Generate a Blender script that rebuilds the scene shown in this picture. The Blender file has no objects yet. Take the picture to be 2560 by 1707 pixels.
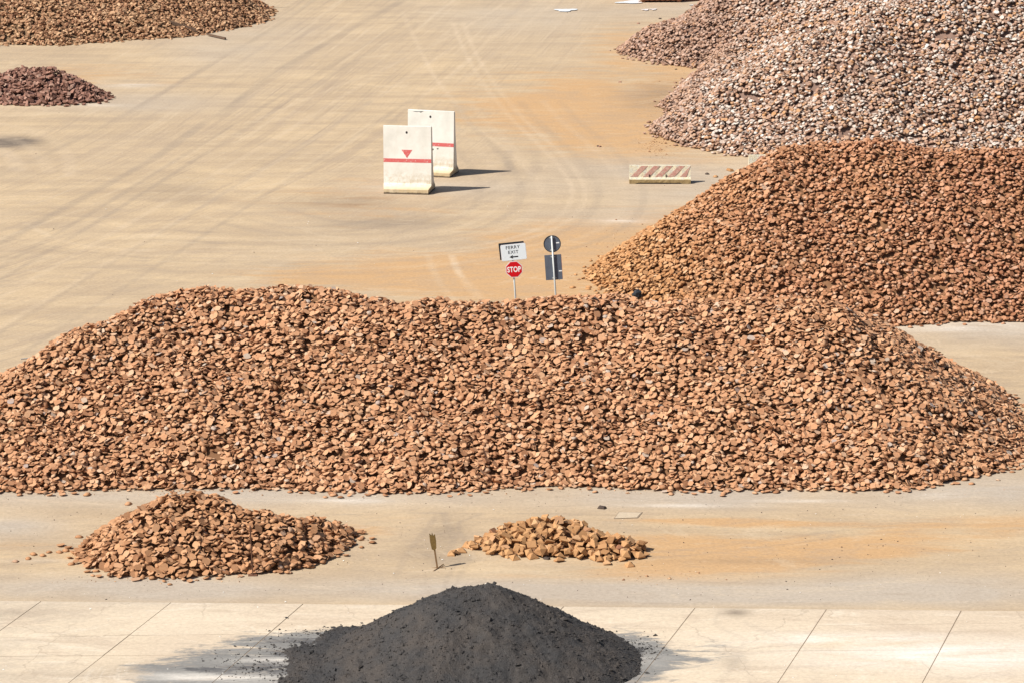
import bpy, math, random
import numpy as np
from mathutils import Vector, Matrix
random.seed(7); RNG = np.random.default_rng(7)
S = bpy.context.scene
C = S.collection
# ---------------------------------------------------------------- camera, light, exposure
CAM_H = 27.0; PITCH = math.radians(14.0); FPX = 8200.0
cd = bpy.data.cameras.new('camera'); cam = bpy.data.objects.new('camera', cd); C.objects.link(cam)
cd.sensor_width = 36.0; cd.lens = FPX/2560*36.0; cd.clip_start = 1.0; cd.clip_end = 4000
cam.location = (0, 0, CAM_H); cam.rotation_euler = (math.radians(90)-PITCH, 0, 0)
S.camera = cam
SUN_EL = math.radians(46); SH_AZ = math.radians(27)      # shadows run to +x and a little to +y
sd = bpy.data.lights.new('sun', 'SUN'); so = bpy.data.objects.new('sun', sd); C.objects.link(so)
sd.energy = 5.0; sd.angle = math.radians(0.53); sd.color = (1.0, 0.955, 0.88)
dirv = Vector((math.cos(SH_AZ)*math.cos(SUN_EL), math.sin(SH_AZ)*math.cos(SUN_EL), -math.sin(SUN_EL)))
so.rotation_euler = dirv.to_track_quat('-Z', 'Y').to_euler(); so.location = (-30, 60, 60)
w = bpy.data.worlds.new('World'); S.world = w; w.use_nodes = True
nt = w.node_tree; bg = nt.nodes['Background']; sky = nt.nodes.new('ShaderNodeTexSky')
sky.sky_type = 'NISHITA'; sky.sun_disc = False; sky.sun_elevation = SUN_EL
sky.sun_rotation = math.atan2(-dirv.x, -dirv.y); sky.air_density = 1.0; sky.dust_density = 1.5
nt.links.new(sky.outputs[0], bg.inputs[0]); bg.inputs[1].default_value = 0.068
S.view_settings.view_transform = 'Standard'; S.view_settings.look = 'None'
S.view_settings.exposure = 0.42; S.view_settings.gamma = 1.0; S.view_settings.use_curve_mapping = False
S.render.engine = 'CYCLES'

# ---------------------------------------------------------------- helpers
def ray(px, py):
    u = (px-1280)/FPX; v = (853.5-py)/FPX
    c, s = math.cos(PITCH), math.sin(PITCH)
    return (u, c+v*s, -s+v*c)
def G(px, py, z=0.0):                 # ground point seen at a photo pixel
    d = ray(px, py); t = (z-CAM_H)/d[2]
    return (d[0]*t, d[1]*t)
def P(px, py, Y):                     # point at forward distance Y seen at a photo pixel
    d = ray(px, py); t = Y/d[1]
    return Vector((d[0]*t, Y, CAM_H+d[2]*t))
def proj(x, y, z):
    c, s = math.cos(PITCH), math.sin(PITCH)
    zz = z-CAM_H; dep = y*c-zz*s; up = y*s+zz*c
    return 1280+FPX*x/dep, 853.5-FPX*up/dep
def tag(o, label=None, cat=None, group=None, kind=None):
    if label: o['label'] = label
    if cat: o['category'] = cat
    if group: o['group'] = group
    if kind: o['kind'] = kind
    return o
def empty(name, loc, rz=0.0, **k):
    o = bpy.data.objects.new(name, None); C.objects.link(o); o.location = loc
    o.rotation_euler = (0, 0, rz); o.empty_display_size = 0.2
    return tag(o, **k)
def mesh_obj(name, verts, faces, mat, parent=None, smooth=False):
    me = bpy.data.meshes.new(name); me.from_pydata([tuple(v) for v in verts], [], faces); me.update()
    if smooth: me.polygons.foreach_set('use_smooth', [True]*len(me.polygons))
    me.materials.append(mat); o = bpy.data.objects.new(name, me); C.objects.link(o)
    if parent: o.parent = parent
    return o
def fast_mesh(name, co, loops, starts, totals, flat=None):
    me = bpy.data.meshes.new(name)
    me.vertices.add(len(co)); me.vertices.foreach_set('co', np.ascontiguousarray(co, dtype=np.float32).ravel())
    me.loops.add(len(loops)); me.loops.foreach_set('vertex_index', np.ascontiguousarray(loops, dtype=np.int32))
    me.polygons.add(len(starts)); me.polygons.foreach_set('loop_start', np.ascontiguousarray(starts, dtype=np.int32))
    try: me.polygons.foreach_set('loop_total', np.ascontiguousarray(totals, dtype=np.int32))
    except Exception: pass
    if flat is not None: me.polygons.foreach_set('use_smooth', ~flat)
    me.update(calc_edges=True)
    return me
def vnoise(x, y, seed=0):
    xi = np.floor(x).astype(np.int64); yi = np.floor(y).astype(np.int64); fx = x-xi; fy = y-yi
    def h(a, b):
        n = (a*374761393+b*668265263+seed*982451653) & 0x7fffffff
        n = ((n ^ (n >> 13))*1274126177) & 0x7fffffff
        return ((n ^ (n >> 16)) & 0xffff)/65535.0
    fx = fx*fx*(3-2*fx); fy = fy*fy*(3-2*fy)
    return (h(xi, yi)*(1-fx)+h(xi+1, yi)*fx)*(1-fy)+(h(xi, yi+1)*(1-fx)+h(xi+1, yi+1)*fx)*fy
def fbm(x, y, oct=4, seed=0):
    a = 0.5; r = 0; 
    for i in range(oct):
        r = r+a*(vnoise(x*2**i, y*2**i, seed+i)-0.5); a *= 0.5
    return r*2

class NT:                              # tiny node-graph builder
    def __init__(s, name, rough=0.9, spec=0.25):
        s.m = bpy.data.materials.new(name); s.m.use_nodes = True; s.t = s.m.node_tree
        s.b = s.t.nodes['Principled BSDF']; s.b.inputs['Roughness'].default_value = rough
        s.b.inputs['Specular IOR Level'].default_value = spec
        s.pos = s.n('ShaderNodeNewGeometry').outputs['Position']
    def n(s, t): return s.t.nodes.new(t)
    def set(s, inp, v):
        if hasattr(v, 'links'): s.t.links.new(v, inp)
        else: inp.default_value = v
    def math(s, op, a, b=0.0, clamp=False):
        n = s.n('ShaderNodeMath'); n.operation = op; n.use_clamp = clamp
        s.set(n.inputs[0], a); s.set(n.inputs[1], b); return n.outputs[0]
    def mul(s, a, b): return s.math('MULTIPLY', a, b)
    def add(s, a, b): return s.math('ADD', a, b)
    def noise(s, scale=1.0, detail=3.0, sc=(1, 1, 1), rot=0.0, off=(0, 0, 0), vec=None, rough=0.55, dist=0.0):
        mp = s.n('ShaderNodeMapping'); s.set(mp.inputs[0], vec or s.pos)
        mp.vector_type = 'POINT'
        if rot:
            r = s.n('ShaderNodeVectorRotate'); r.rotation_type = 'Z_AXIS'; s.set(r.inputs['Vector'], vec or s.pos)
            r.inputs['Angle'].default_value = rot; s.set(mp.inputs[0], r.outputs[0])
        mp.inputs['Scale'].default_value = sc; mp.inputs['Location'].default_value = off
        n = s.n('ShaderNodeTexNoise'); n.inputs['Scale'].default_value = scale
        n.inputs['Detail'].default_value = detail; n.inputs['Roughness'].default_value = rough
        n.inputs['Distortion'].default_value = dist
        s.set(n.inputs['Vector'], mp.outputs[0]); return n.outputs[0]
    def ss(s, v, a, b):                # smooth ramp
        n = s.n('ShaderNodeMapRange'); n.interpolation_type = 'SMOOTHSTEP'; s.set(n.inputs[0], v)
        n.inputs[1].default_value = a; n.inputs[2].default_value = b; return n.outputs[0]
    def mix(s, f, a, b, mode='MIX'):
        n = s.n('ShaderNodeMix'); n.data_type = 'RGBA'; n.blend_type = mode; n.clamp_factor = True
        s.set(n.inputs[0], f)
        for i, v in ((6, a), (7, b)):
            if isinstance(v, tuple): v = v+(1,) if len(v) == 3 else v
            s.set(n.inputs[i], v)
        return n.outputs[2]
    def ramp(s, v, stops, const=False):
        n = s.n('ShaderNodeValToRGB'); s.set(n.inputs[0], v); e = n.color_ramp.elements
        if const: n.color_ramp.interpolation = 'CONSTANT'
        while len(e) < len(stops): e.new(0.5)
        for i, (p, c) in enumerate(stops): e[i].position = p; e[i].color = tuple(c)+(1,)
        return n.outputs[0]
    def attr(s, name):
        a = s.n('ShaderNodeAttribute'); a.attribute_name = name
        sp = s.n('ShaderNodeSeparateColor'); s.t.links.new(a.outputs['Color'], sp.inputs[0])
        return sp.outputs[0], sp.outputs[1], sp.outputs[2], a.outputs['Alpha']
    def xyz(s):
        sp = s.n('ShaderNodeSeparateXYZ'); s.set(sp.inputs[0], s.pos); return sp.outputs
    def bump(s, h, strength=0.3, dist=0.02):
        b = s.n('ShaderNodeBump'); b.inputs['Strength'].default_value = strength
        b.inputs['Distance'].default_value = dist; s.set(b.inputs['Height'], h)
        s.t.links.new(b.outputs[0], s.b.inputs['Normal'])
    def color(s, c):
        if isinstance(c, tuple): s.b.inputs['Base Color'].default_value = c+(1,)
        else: s.t.links.new(c, s.b.inputs['Base Color'])
        return s
    def rand(s):
        g = s.n('ShaderNodeNewGeometry'); o = s.n('ShaderNodeObjectInfo')
        return s.math('FRACT', s.add(g.outputs['Random Per Island'], s.mul(o.outputs['Random'], 7.31)))
def simple(name, col, var=0.12, scale=9.0, rough=0.8, spec=0.3, metal=0.0, bump=0.0):
    m = NT(name, rough, spec); n = m.noise(scale, 5)
    m.color(m.mix(n, tuple(c*(1-var) for c in col), tuple(min(1, c*(1+var)) for c in col)))
    m.b.inputs['Metallic'].default_value = metal
    if bump: m.bump(n, bump)
    return m.m

# ---------------------------------------------------------------- ground materials
def ground_material(name, slab=False):
    m = NT(name, 0.92, 0.15)
    R, Gc, B, A = m.attr('stain_shade'); TR, TG, TB, TA = m.attr('track')
    nbig = m.noise(0.09, 4, sc=(1, 0.6, 1)); nx = m.noise(0.5, 7, sc=(0.30, 1.25, 1), rough=0.62, dist=0.5)
    nx2 = m.noise(0.9, 6, sc=(0.30, 1.3, 1), off=(30, 9, 0), rough=0.65, dist=0.6)
    nf = m.noise(9, 4, rough=0.7); nm = m.noise(2.2, 5, sc=(0.6, 1, 1), rough=0.65)
    if slab:
        oi = m.n('ShaderNodeObjectInfo').outputs['Random']
        c = m.mix(nx, (0.52, 0.42, 0.30), (0.62, 0.515, 0.385))
        c = m.mix(m.mul(m.ss(nbig, 0.42, 0.66), 0.6), c, (0.46, 0.36, 0.27))
        c = m.mix(m.mul(oi, 0.30), c, (0.63, 0.535, 0.415))
        c = m.mix(m.mul(m.ss(nx2, 0.50, 0.72), 0.6), c, (0.42, 0.325, 0.235))
        st_n = m.noise(.5, 9, sc=(.6, 1.1, 1), off=(21, 5, 0), rough=.78, dist=1.0)
        c = m.mix(m.mul(m.ss(st_n, .52, .60), .35), c, (.44, .345, .26)); c = m.mix(m.mul(m.ss(st_n, .45, .36), .5), c, (.69, .60, .48))
        sx_, sy_, sz_ = m.xyz(); lf = m.ss(m.add(sx_, m.mul(nbig, 6)), -6.0, -10.0); c = m.mix(m.mul(lf, m.mul(m.ss(nm, .4, .6), .35)), c, (.40, .34, .27))
        # hairline cracks
        v = m.n('ShaderNodeTexVoronoi'); v.feature = 'DISTANCE_TO_EDGE'; v.inputs['Scale'].default_value = 0.33
        dv = m.n('ShaderNodeVectorMath'); dv.operation = 'ADD'
        nz = m.n('ShaderNodeTexNoise'); nz.inputs['Scale'].default_value = 1.1; nz.inputs['Detail'].default_value = 6
        m.t.links.new(m.pos, nz.inputs['Vector']); m.t.links.new(m.pos, dv.inputs[0]); m.t.links.new(nz.outputs[1], dv.inputs[1])
        m.t.links.new(dv.outputs[0], v.inputs['Vector'])
        crack = m.math('SUBTRACT', 1.0, m.ss(v.outputs[0], 0.002, 0.010))
        c = m.mix(m.mul(m.mul(crack, m.ss(m.noise(0.25, 2, off=(4, 1, 0)), 0.47, 0.57)), 0.33), c, (0.25, 0.19, 0.14))
    else:
        la_off = m.math('SUBTRACT', 1.0, m.math('MULTIPLY', A, .72, True))
        c = m.mix(m.ss(nx, 0.3, 0.7), (0.395, 0.295, 0.193), (0.52, 0.39, 0.243))
        c = m.mix(m.mul(m.ss(nbig, 0.4, 0.65), 0.55), c, (0.425, 0.322, 0.215))
        # lanes of wheel-worn dust running away from the quay
        x_, y_, z_ = m.xyz(); dy = m.math('MAXIMUM', m.math('SUBTRACT', 150.0, y_), 0.0)
        u_ = m.add(m.math('SUBTRACT', x_, m.mul(m.math('SUBTRACT', y_, 150.0), .16)), m.mul(m.mul(dy, dy), .00625))
        cv = m.n('ShaderNodeCombineXYZ'); m.set(cv.inputs[0], u_); m.set(cv.inputs[1], y_); flow = cv.outputs[0]
        la = m.noise(1.0, 7, sc=(1.5, 0.030, 1), vec=flow, rough=0.72, dist=0.2)
        lb = m.noise(1.0, 6, sc=(5.5, 0.07, 1), vec=flow, rough=0.7, off=(7, 3, 0))
        lm = m.mul(A, m.add(0.45, m.mul(nm, 1.0)))
        c = m.mix(m.mul(lm, m.mul(m.ss(la, 0.50, 0.64), .62)), c, (0.33, 0.25, 0.18))
        c = m.mix(m.mul(lm, m.mul(m.ss(lb, 0.55, 0.68), 0.62)), c, (0.265, 0.205, 0.155))
        c = m.mix(m.mul(lm, m.mul(m.ss(la, 0.47, 0.30), 0.85)), c, (0.53, 0.415, 0.285))
        c = m.mix(m.mul(m.ss(nx2, 0.55, 0.72), m.mul(la_off, 0.42)), c, (0.30, 0.24, 0.18))
        c = m.mix(m.mul(m.ss(nx2, 0.42, 0.25), m.mul(la_off, 0.35)), c, (0.54, 0.42, 0.29))
        lc = m.noise(1.0, 5, sc=(14.0, .16, 1), vec=flow, rough=.7, off=(1, 13, 0))
        c = m.mix(m.mul(lm, m.mul(m.ss(lc, .52, .66), .40)), c, (.28, .215, .155)); c = m.mix(m.mul(lm, m.mul(m.ss(lc, .46, .34), .45)), c, (.56, .44, .31))
    mo = m.mul(m.ss(m.add(R, m.mul(m.math('SUBTRACT', nx2, .5), 2.2)), .15, 1.0), m.ss(R, .03, .3)); mo = m.mul(mo, .92)
    c = m.mix(mo, c, (0.475, 0.295, 0.148))
    c = m.mix(m.math('MULTIPLY', Gc, m.add(0.1, m.mul(nx, 1.5)), True), c, (0.415, 0.35, 0.28))
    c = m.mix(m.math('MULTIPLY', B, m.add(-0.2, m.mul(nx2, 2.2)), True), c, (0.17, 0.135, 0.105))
    c = m.mix(m.math('MULTIPLY', TR, m.add(-0.25, m.mul(nm, 1.35)), True), c, (0.58, 0.455, 0.32) if not slab else (0.70, 0.63, 0.52))
    c = m.mix(m.math('MULTIPLY', TG, m.add(-0.1, m.mul(nm, 1.6)), True), c, (0.25, 0.20, 0.155) if not slab else (0.36, 0.30, 0.24))
    dk = m.noise(1.6, 8, sc=(0.5, 1.4, 1), rough=0.72, dist=0.7)
    c = m.mix(m.mul(m.ss(m.add(TA, m.mul(m.math('SUBTRACT', dk, .5), 2.0)), .30, .62), m.ss(TA, .05, .25)), c, m.mix(nx2, (.13, .127, .122), (.30, .285, .262)))
    c = m.mix(m.ss(m.add(TA, m.mul(m.math('SUBTRACT', dk, .5), 3.2)), 1.15, 1.5), c, (0.105, 0.102, 0.102))
    c = m.mix(m.math('MULTIPLY', TB, m.add(-0.8, m.mul(nx2, 2.6)), True), c, (0.68, 0.63, 0.56))
    # medium streaks and worn film
    ms = m.noise(2.6, 7, sc=(0.22, 1.0, 1), off=(3, 40, 0), rough=.72, dist=.4)
    k1 = m.mul(la_off, .42) if not slab else .34; k2 = m.mul(la_off, .38) if not slab else .38
    c = m.mix(m.mul(m.ss(ms, .53, .70), k1), c, (.30, .235, .175) if not slab else (.42, .32, .235))
    c = m.mix(m.mul(m.ss(ms, .45, .30), k2), c, (.55, .445, .33) if not slab else (.68, .60, .49))
    if not slab:                                                # broken dirt film over old paving
        fl_ = m.noise(.55, 9, sc=(.5, .8, 1), off=(11, 2, 0), rough=.75, dist=1.2)
        c = m.mix(m.mul(m.ss(fl_, .50, .56), .22), c, (.33, .26, .195)); c = m.mix(m.mul(m.ss(fl_, .44, .38), .22), c, (.55, .44, .31))
    # grit and fine speckle
    c = m.mix(1.0, c, m.ramp(nf, [(0.25, (0.83, 0.83, 0.83)), (0.75, (1.13, 1.13, 1.13))]), 'MULTIPLY')
    sp = m.noise(34, 2, sc=(0.8, 0.5, 1))
    c = m.mix(m.mul(m.ss(sp, 0.70, 0.76), 0.35), c, (0.2, 0.15, 0.11))
    m.color(c); m.bump(m.add(nf, m.mul(nm, 0.7)), 0.25, 0.012)
    return m.m
M_yard = ground_material('yard_dust'); M_slab = ground_material('slab_concrete', True)

# ---------------------------------------------------------------- stains, a painted shadow spot and tyre tracks as real places on the ground
def blob(X, Y, px, py, rx, ry, rot=0.0):
    x0, y0 = G(px, py); c, s = math.cos(math.radians(rot)), math.sin(math.radians(rot))
    dx = (X-x0)*c+(Y-y0)*s; dy = -(X-x0)*s+(Y-y0)*c
    return np.exp(-((dx/rx)**2+(dy/ry)**2))
def spline(pts, n=14):
    pts = [np.array(p, float) for p in pts]; pts = [2*pts[0]-pts[1]]+pts+[2*pts[-1]-pts[-2]]; out = []
    for i in range(1, len(pts)-2):
        for k in range(n):
            t = k/n; a, b, c, d = pts[i-1:i+3]
            out.append(0.5*((2*b)+(-a+c)*t+(2*a-5*b+4*c-d)*t*t+(-a+3*b-3*c+d)*t**3))
    out.append(pts[-2]); return np.array(out)
def line_dist(X, Y, pl, wmax):
    """distance to a polyline, evaluated only near it"""
    D = np.full(X.shape, 9.9)
    for a, b in zip(pl[:-1], pl[1:]):
        m = (X > min(a[0], b[0])-wmax) & (X < max(a[0], b[0])+wmax) & (Y > min(a[1], b[1])-wmax) & (Y < max(a[1], b[1])+wmax)
        if not m.any(): continue
        x = X[m]; y = Y[m]; d = b-a; L = d@d+1e-9
        t = np.clip(((x-a[0])*d[0]+(y-a[1])*d[1])/L, 0, 1)
        D[m] = np.minimum(D[m], np.hypot(x-a[0]-t*d[0], y-a[1]-t*d[1]))
    return D
def offs(pl, o):
    t = np.gradient(pl, axis=0); n = np.stack([-t[:, 1], t[:, 0]], 1); n /= np.linalg.norm(n, axis=1)[:, None]+1e-9
    return pl+n*o
TRACKS = []   # (world polyline, half width, channel, strength)
def track(px, wid, ch, st, pair=0.0, n=10):
    pl = spline([G(*p) for p in px], n); wid *= .75
    TRACKS.append((pl, wid, ch, st))
    if pair: TRACKS.append((offs(pl, pair), wid, ch, st))
track([(1005, 30), (1050, 125), (1087, 194), (1146, 270), (1169, 306), (1260, 370), (1330, 440)], 0.14, 0, 0.75)
arc = [(1133, 60), (1164, 135), (1209, 212), (1245, 257), (1286, 306), (1345, 360), (1400, 420), (1430, 480), (1400, 540), (1300, 590), (1120, 625), (900, 640), (600, 640), (300, 625)]
track(arc, 0.16, 0, 0.75, 0.55)
for o, c, st in ((-1.1, 1, .35), (1.3, 0, .45), (2.1, 1, .5), (2.9, 0, .4), (3.8, 1, .45), (-2.2, 0, .4), (-3.0, 1, .4)):
    pl = spline([G(*p) for p in arc[3:]], 10); TRACKS.append((offs(pl, -o), 0.16, c, st))
track([(640, 300), (835, 221), (1015, 149), (1150, 77), (1240, 22), (1290, -20)], 0.14, 0, 0.6)
track([(1100, 250), (1196, 171), (1286, 86), (1385, 9), (1420, -20)], 0.13, 0, 0.6, 1.0)
track([(0, 610), (180, 510), (387, 396), (506, 310), (551, 286), (700, 176), (900, 62), (1000, 5)], 0.28, 1, 0.75)
track([(0, 700), (300, 520), (600, 330), (860, 170), (1040, 60)], 0.16, 1, 0.55, 0.8)
track([(0, 440), (250, 320), (480, 190), (700, 60), (800, -10)], 0.2, 1, 0.5)
track([(0, 820), (330, 620), (700, 400), (950, 240), (1130, 120)], 0.18, 0, 0.6, 1.7)
track([(60, 880), (400, 660), (800, 400), (1020, 255)], 0.15, 1, 0.45, 1.8)
track([(0, 312), (89, 327), (149, 366), (172, 400), (175, 440)], 0.35, 0, 0.6)
track([(0, 375), (30, 393), (45, 425)], 0.4, 0, 0.8)
track([(0, 345), (60, 360), (105, 400), (120, 430)], 0.35, 0, 0.5)
track([(64, 557), (129, 593), (214, 614), (357, 625), (600, 629), (800, 625)], 0.13, 0, 0.8)
track([(0, 600), (120, 625), (280, 645), (420, 655), (650, 650)], 0.11, 1, 0.5, 0.5)
track([(1070, 640), (1082, 672), (1104, 715), (1135, 750)], 0.16, 0, 0.6, 0.9)
track([(1130, 640), (1145, 680), (1180, 715), (1205, 745)], 0.14, 0, 0.55)
track([(560, 560), (700, 585), (900, 575), (1080, 545), (1230, 500), (1330, 440), (1340, 380)], 0.25, 1, 0.45, 1.2)
track([(700, 520), (850, 555), (1000, 550), (1150, 515), (1260, 470)], 0.25, 1, 0.4)
track([(0, 1245), (250, 1258), (420, 1268), (600, 1262)], 0.10, 0, 0.8)
track([(880, 1262), (1050, 1258), (1200, 1265), (1400, 1262)], 0.08, 0, 0.7)
# dark wet trails across the front strip
track([(1020, 1280), (1150, 1281), (1300, 1283), (1560, 1286)], 0.07, 1, 0.6)
track([(1110, 1282), (1118, 1310), (1135, 1340), (1120, 1375), (1090, 1410)], 0.14, 1, 0.55)
track([(1200, 1284), (1170, 1296), (1148, 1305), (1150, 1330), (1160, 1350)], 0.09, 1, 0.6)
track([(1090, 1290), (1060, 1330), (1020, 1380), (990, 1440)], 0.12, 1, 0.45)
track([(1160, 1350), (1150, 1390), (1120, 1440), (1110, 1480)], 0.10, 1, 0.4, 0.3)
track([(1500, 1395), (1700, 1388), (1950, 1360), (2200, 1330), (2560, 1322)], 0.10, 1, 0.45, 0.5)
# curved tyre marks on the slabs
track([(1860, 1556), (1915, 1578), (2009, 1623), (2036, 1668), (2041, 1720)], 0.13, 1, 0.5)
track([(1690, 1575), (1790, 1605), (1850, 1640), (1876, 1680), (1880, 1730)], 0.13, 1, 0.4)
track([(1800, 1530), (1790, 1560), (1860, 1600), (1850, 1625), (1835, 1660), (1800, 1710)], 0.10, 1, 0.6)
def attrs(X, Y):
    st = np.zeros(X.shape+(4,), np.float32); tr = np.zeros(X.shape+(4,), np.float32)
    W = 1+0.9*fbm(X*0.35, Y*0.2, 3, 5)
    def b(ch, s, *a): st[..., ch] += s*blob(X, Y, *a)*W
    # orange
    for s, a in ((1.0, (1560, 690, 4.0, 5)), (0.9, (1480, 640, 5, 5)), (0.85, (1700, 330, 5, 9)), (0.75, (1500, 290, 6, 8)), (.5, (1350, 240, 5, 7)), (0.8, (1690, 180, 4, 7)),
                 (.6, (1650, 90, 5, 6)), (.75, (1330, 700, 5, 4)), (.55, (1100, 690, 5, 3)), (.5, (900, 500, 4, 5)), (.6, (1600, 560, 5, 4)), (.55, (250, 190, 5, 5)), (.5, (900, 690, 5, 3)),
                 (1.0, (2540, 1305, 2.4, .8)), (1.0, (1850, 1390, 3.4, 1.0)), (.95, (2050, 1370, 2.5, .8)), (.8, (1750, 1300, 2.2, .35)), (.8, (1980, 1308, 2.4, .3)), (.75, (1650, 1350, 1.8, .7)), (.7, (1700, 1430, 2.8, .8)),
                 (.55, (2300, 1340, 3, 1.2)), (.6, (220, 1395, 1.6, .7)), (.55, (1010, 1295, 1.3, .35)), (.5, (900, 1330, 1.2, .8)), (.45, (1310, 1440, 1.2, .3)), (.35, (60, 1350, 2, 1))):
        b(0, s, *a)
    # greyish swept band before the slabs and under the long heap
    for s, a in ((1.1, (200, 1470, 6, 1.1)), (1.1, (1000, 1475, 6, 1.0)), (1.2, (1800, 1485, 6, .9)), (1.2, (2500, 1470, 5, 1.3)), (.9, (300, 1240, 5, 1.2)), (.9, (1200, 1240, 7, 1.0)), (.9, (2000, 1240, 6, 1.2)), (.9, (2500, 1220, 3, 2)), (.8, (40, 1320, 1.6, 1.2)),
                 (.9, (2520, 830, 5, 2)), (.7, (1700, 430, 6, 3)), (.6, (1500, 540, 3, 2)), (.5, (1300, 30, 6, 10)), (.6, (1600, 480, 5, 2.5)), (.7, (1100, 470, 3, 2)), (.7, (300, 255, 5, 3)), (.6, (600, 100, 4, 10)), (.6, (1700, 20, 4, 4))):
        b(1, s, *a)
    # brown and grey dark patches; the first is a shadow spot painted in
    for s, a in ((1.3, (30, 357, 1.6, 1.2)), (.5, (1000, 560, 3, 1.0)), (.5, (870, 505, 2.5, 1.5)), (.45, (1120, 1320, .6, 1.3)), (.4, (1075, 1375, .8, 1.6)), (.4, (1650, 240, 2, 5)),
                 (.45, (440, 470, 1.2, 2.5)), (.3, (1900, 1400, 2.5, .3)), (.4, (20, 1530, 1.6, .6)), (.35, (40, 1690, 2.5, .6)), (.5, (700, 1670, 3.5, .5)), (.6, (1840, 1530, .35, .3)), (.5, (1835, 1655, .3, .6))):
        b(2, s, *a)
    # lanes
    PX = 1280+FPX*X/(Y*math.cos(PITCH)+CAM_H*math.sin(PITCH)); PYY = 853.5-FPX*(Y*math.sin(PITCH)-CAM_H*math.cos(PITCH))/(Y*math.cos(PITCH)+CAM_H*math.sin(PITCH))
    ed = 1.0/(1+np.exp((X-(1.5-(150-Y)*0.12))/1.6)); st[..., 3] = ed*np.clip((Y-92)/10, 0, 1)*(0.75+0.5*fbm(X*.2, Y*.05, 2, 9))
    st[..., 3] *= 1-0.7*blob(X, Y, 700, 600, 5, 10)-0.5*blob(X, Y, 200, 210, 6, 12)
    tr[..., 2] += 1.3*blob(X, Y, 2440, 1640, 4.0, 1.0)*W+.9*blob(X, Y, 2100, 1600, 2.5, .5)*W+.7*blob(X, Y, 2350, 1240, .6, .3)+.8*blob(X, Y, 870, 1250, 1.2, .25)+.6*blob(X, Y, 90, 1400, .9, .15)
    tr[..., 2] += .8*blob(X, Y, 1560, 1650, .8, .35)+1.3*blob(X, Y, 520, 1690, 1.4, .22)+1.2*blob(X, Y, 700, 1650, 1.0, .2)+1.2*blob(X, Y, 640, 1702, 1.2, .12)+1.0*blob(X, Y, 820, 1630, .6, .15)+.7*blob(X, Y, 240, 262, .9, .5)+.7*blob(X, Y, 1560, 553, 1.0, .5)+.6*blob(X, Y, 2400, 815, 3, 1)+.8*blob(X, Y, 330, 215, 1.4, .6)
    tr[..., 2] += .7*blob(X, Y, 1700, 1262, 1.5, .15)+.6*blob(X, Y, 2000, 1250, 1.6, .15)
    # black dust spread round the black heap
    tr[..., 3] += 1.1*blob(X, Y, 1200, 1640, 5.0, 1.6)+1.1*blob(X, Y, 790, 1640, 1.9, 1.7)+.95*blob(X, Y, 560, 1700, 2.3, 1.7, 8)+1.0*blob(X, Y, 1560, 1655, 1.0, 1.7)+.6*blob(X, Y, 480, 1672, 1.0, .25)+.8*blob(X, Y, 720, 1600, 1.3, .22, 10)
    tr[..., 3] -= 0.5*blob(X, Y, 660, 1618, 1.0, .22)+.5*blob(X, Y, 1600, 1660, .5, .3)
    for pl, wd, ch, s in TRACKS:
        wv = wd*(1.0+0.4*vnoise(X*0.8, Y*0.3, 3)) if np.isscalar(wd) else wd
        D = line_dist(X, Y, pl, wd*4)
        m = D < wd*4
        tr[..., ch][m] += s*np.exp(-(D[m]/wv[m])**4)*(.8 if ch == 0 else .8)*(0.4+0.85*vnoise(X[m]*0.5, Y[m]*0.25, ch+11))
    return np.clip(st, 0, 1.5), np.clip(tr, 0, 1.4)
def put_attrs(me, X, Y):
    st, tr = attrs(X, Y)
    for nm, a in (('stain_shade', st), ('track', tr)):
        at = me.attributes.new(nm, 'FLOAT_COLOR', 'POINT'); at.data.foreach_set('color', np.ascontiguousarray(a, np.float32).ravel())
def grid_faces(nu, nv):
    i = np.arange((nu-1)*(nv-1)); r = i//(nu-1); c = i % (nu-1); a = r*nu+c
    return np.stack([a, a+1, a+nu+1, a+nu], 1)

# apron edge and slab lines (world)
E0 = np.array(G(0, 1501)); E1 = np.array(G(2560, 1527))
def edgeY(X): return E0[1]+(X-E0[0])*(E1[1]-E0[1])/(E1[0]-E0[0])
# yard sheet: finer near the quay, coarser far off
nu, nv = 620, 520
q = np.linspace(0, 1, nv); inv = 1/79.0+(1/225.0-1/79.0)*q; Yr = 1/inv
U, YY = np.meshgrid(np.linspace(-1, 1, nu), Yr)
XX = U*(YY*0.185+1.5)
YY = np.where(q[:, None] < 0.35, YY+(edgeY(XX)-79.0)*(1-q[:, None]/0.35), YY)
ZZ = 0.025*fbm(XX*0.15, YY*0.1, 3, 21)*np.clip(q[:, None]*12, 0, 1)-0.0
co = np.stack([XX, YY, ZZ], -1).reshape(-1, 3); F = grid_faces(nu, nv)
me = fast_mesh('yard_ground', co, F.ravel(), np.arange(len(F))*4, np.full(len(F), 4), np.zeros(len(F), bool))
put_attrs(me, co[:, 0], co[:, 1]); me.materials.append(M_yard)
o = bpy.data.objects.new('yard_ground', me); C.objects.link(o); tag(o, 'dusty tan yard ground crossed by tyre tracks', kind='structure')
# wide ground beyond it
g = [(-2500, -200, -.07), (2500, -200, -.07), (2500, 3500, -.07), (-2500, 3500, -.07)]
o = mesh_obj('ground', g, [(0, 1, 2, 3)], M_yard); tag(o, 'dusty ground reaching to the horizon', kind='structure')
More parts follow.
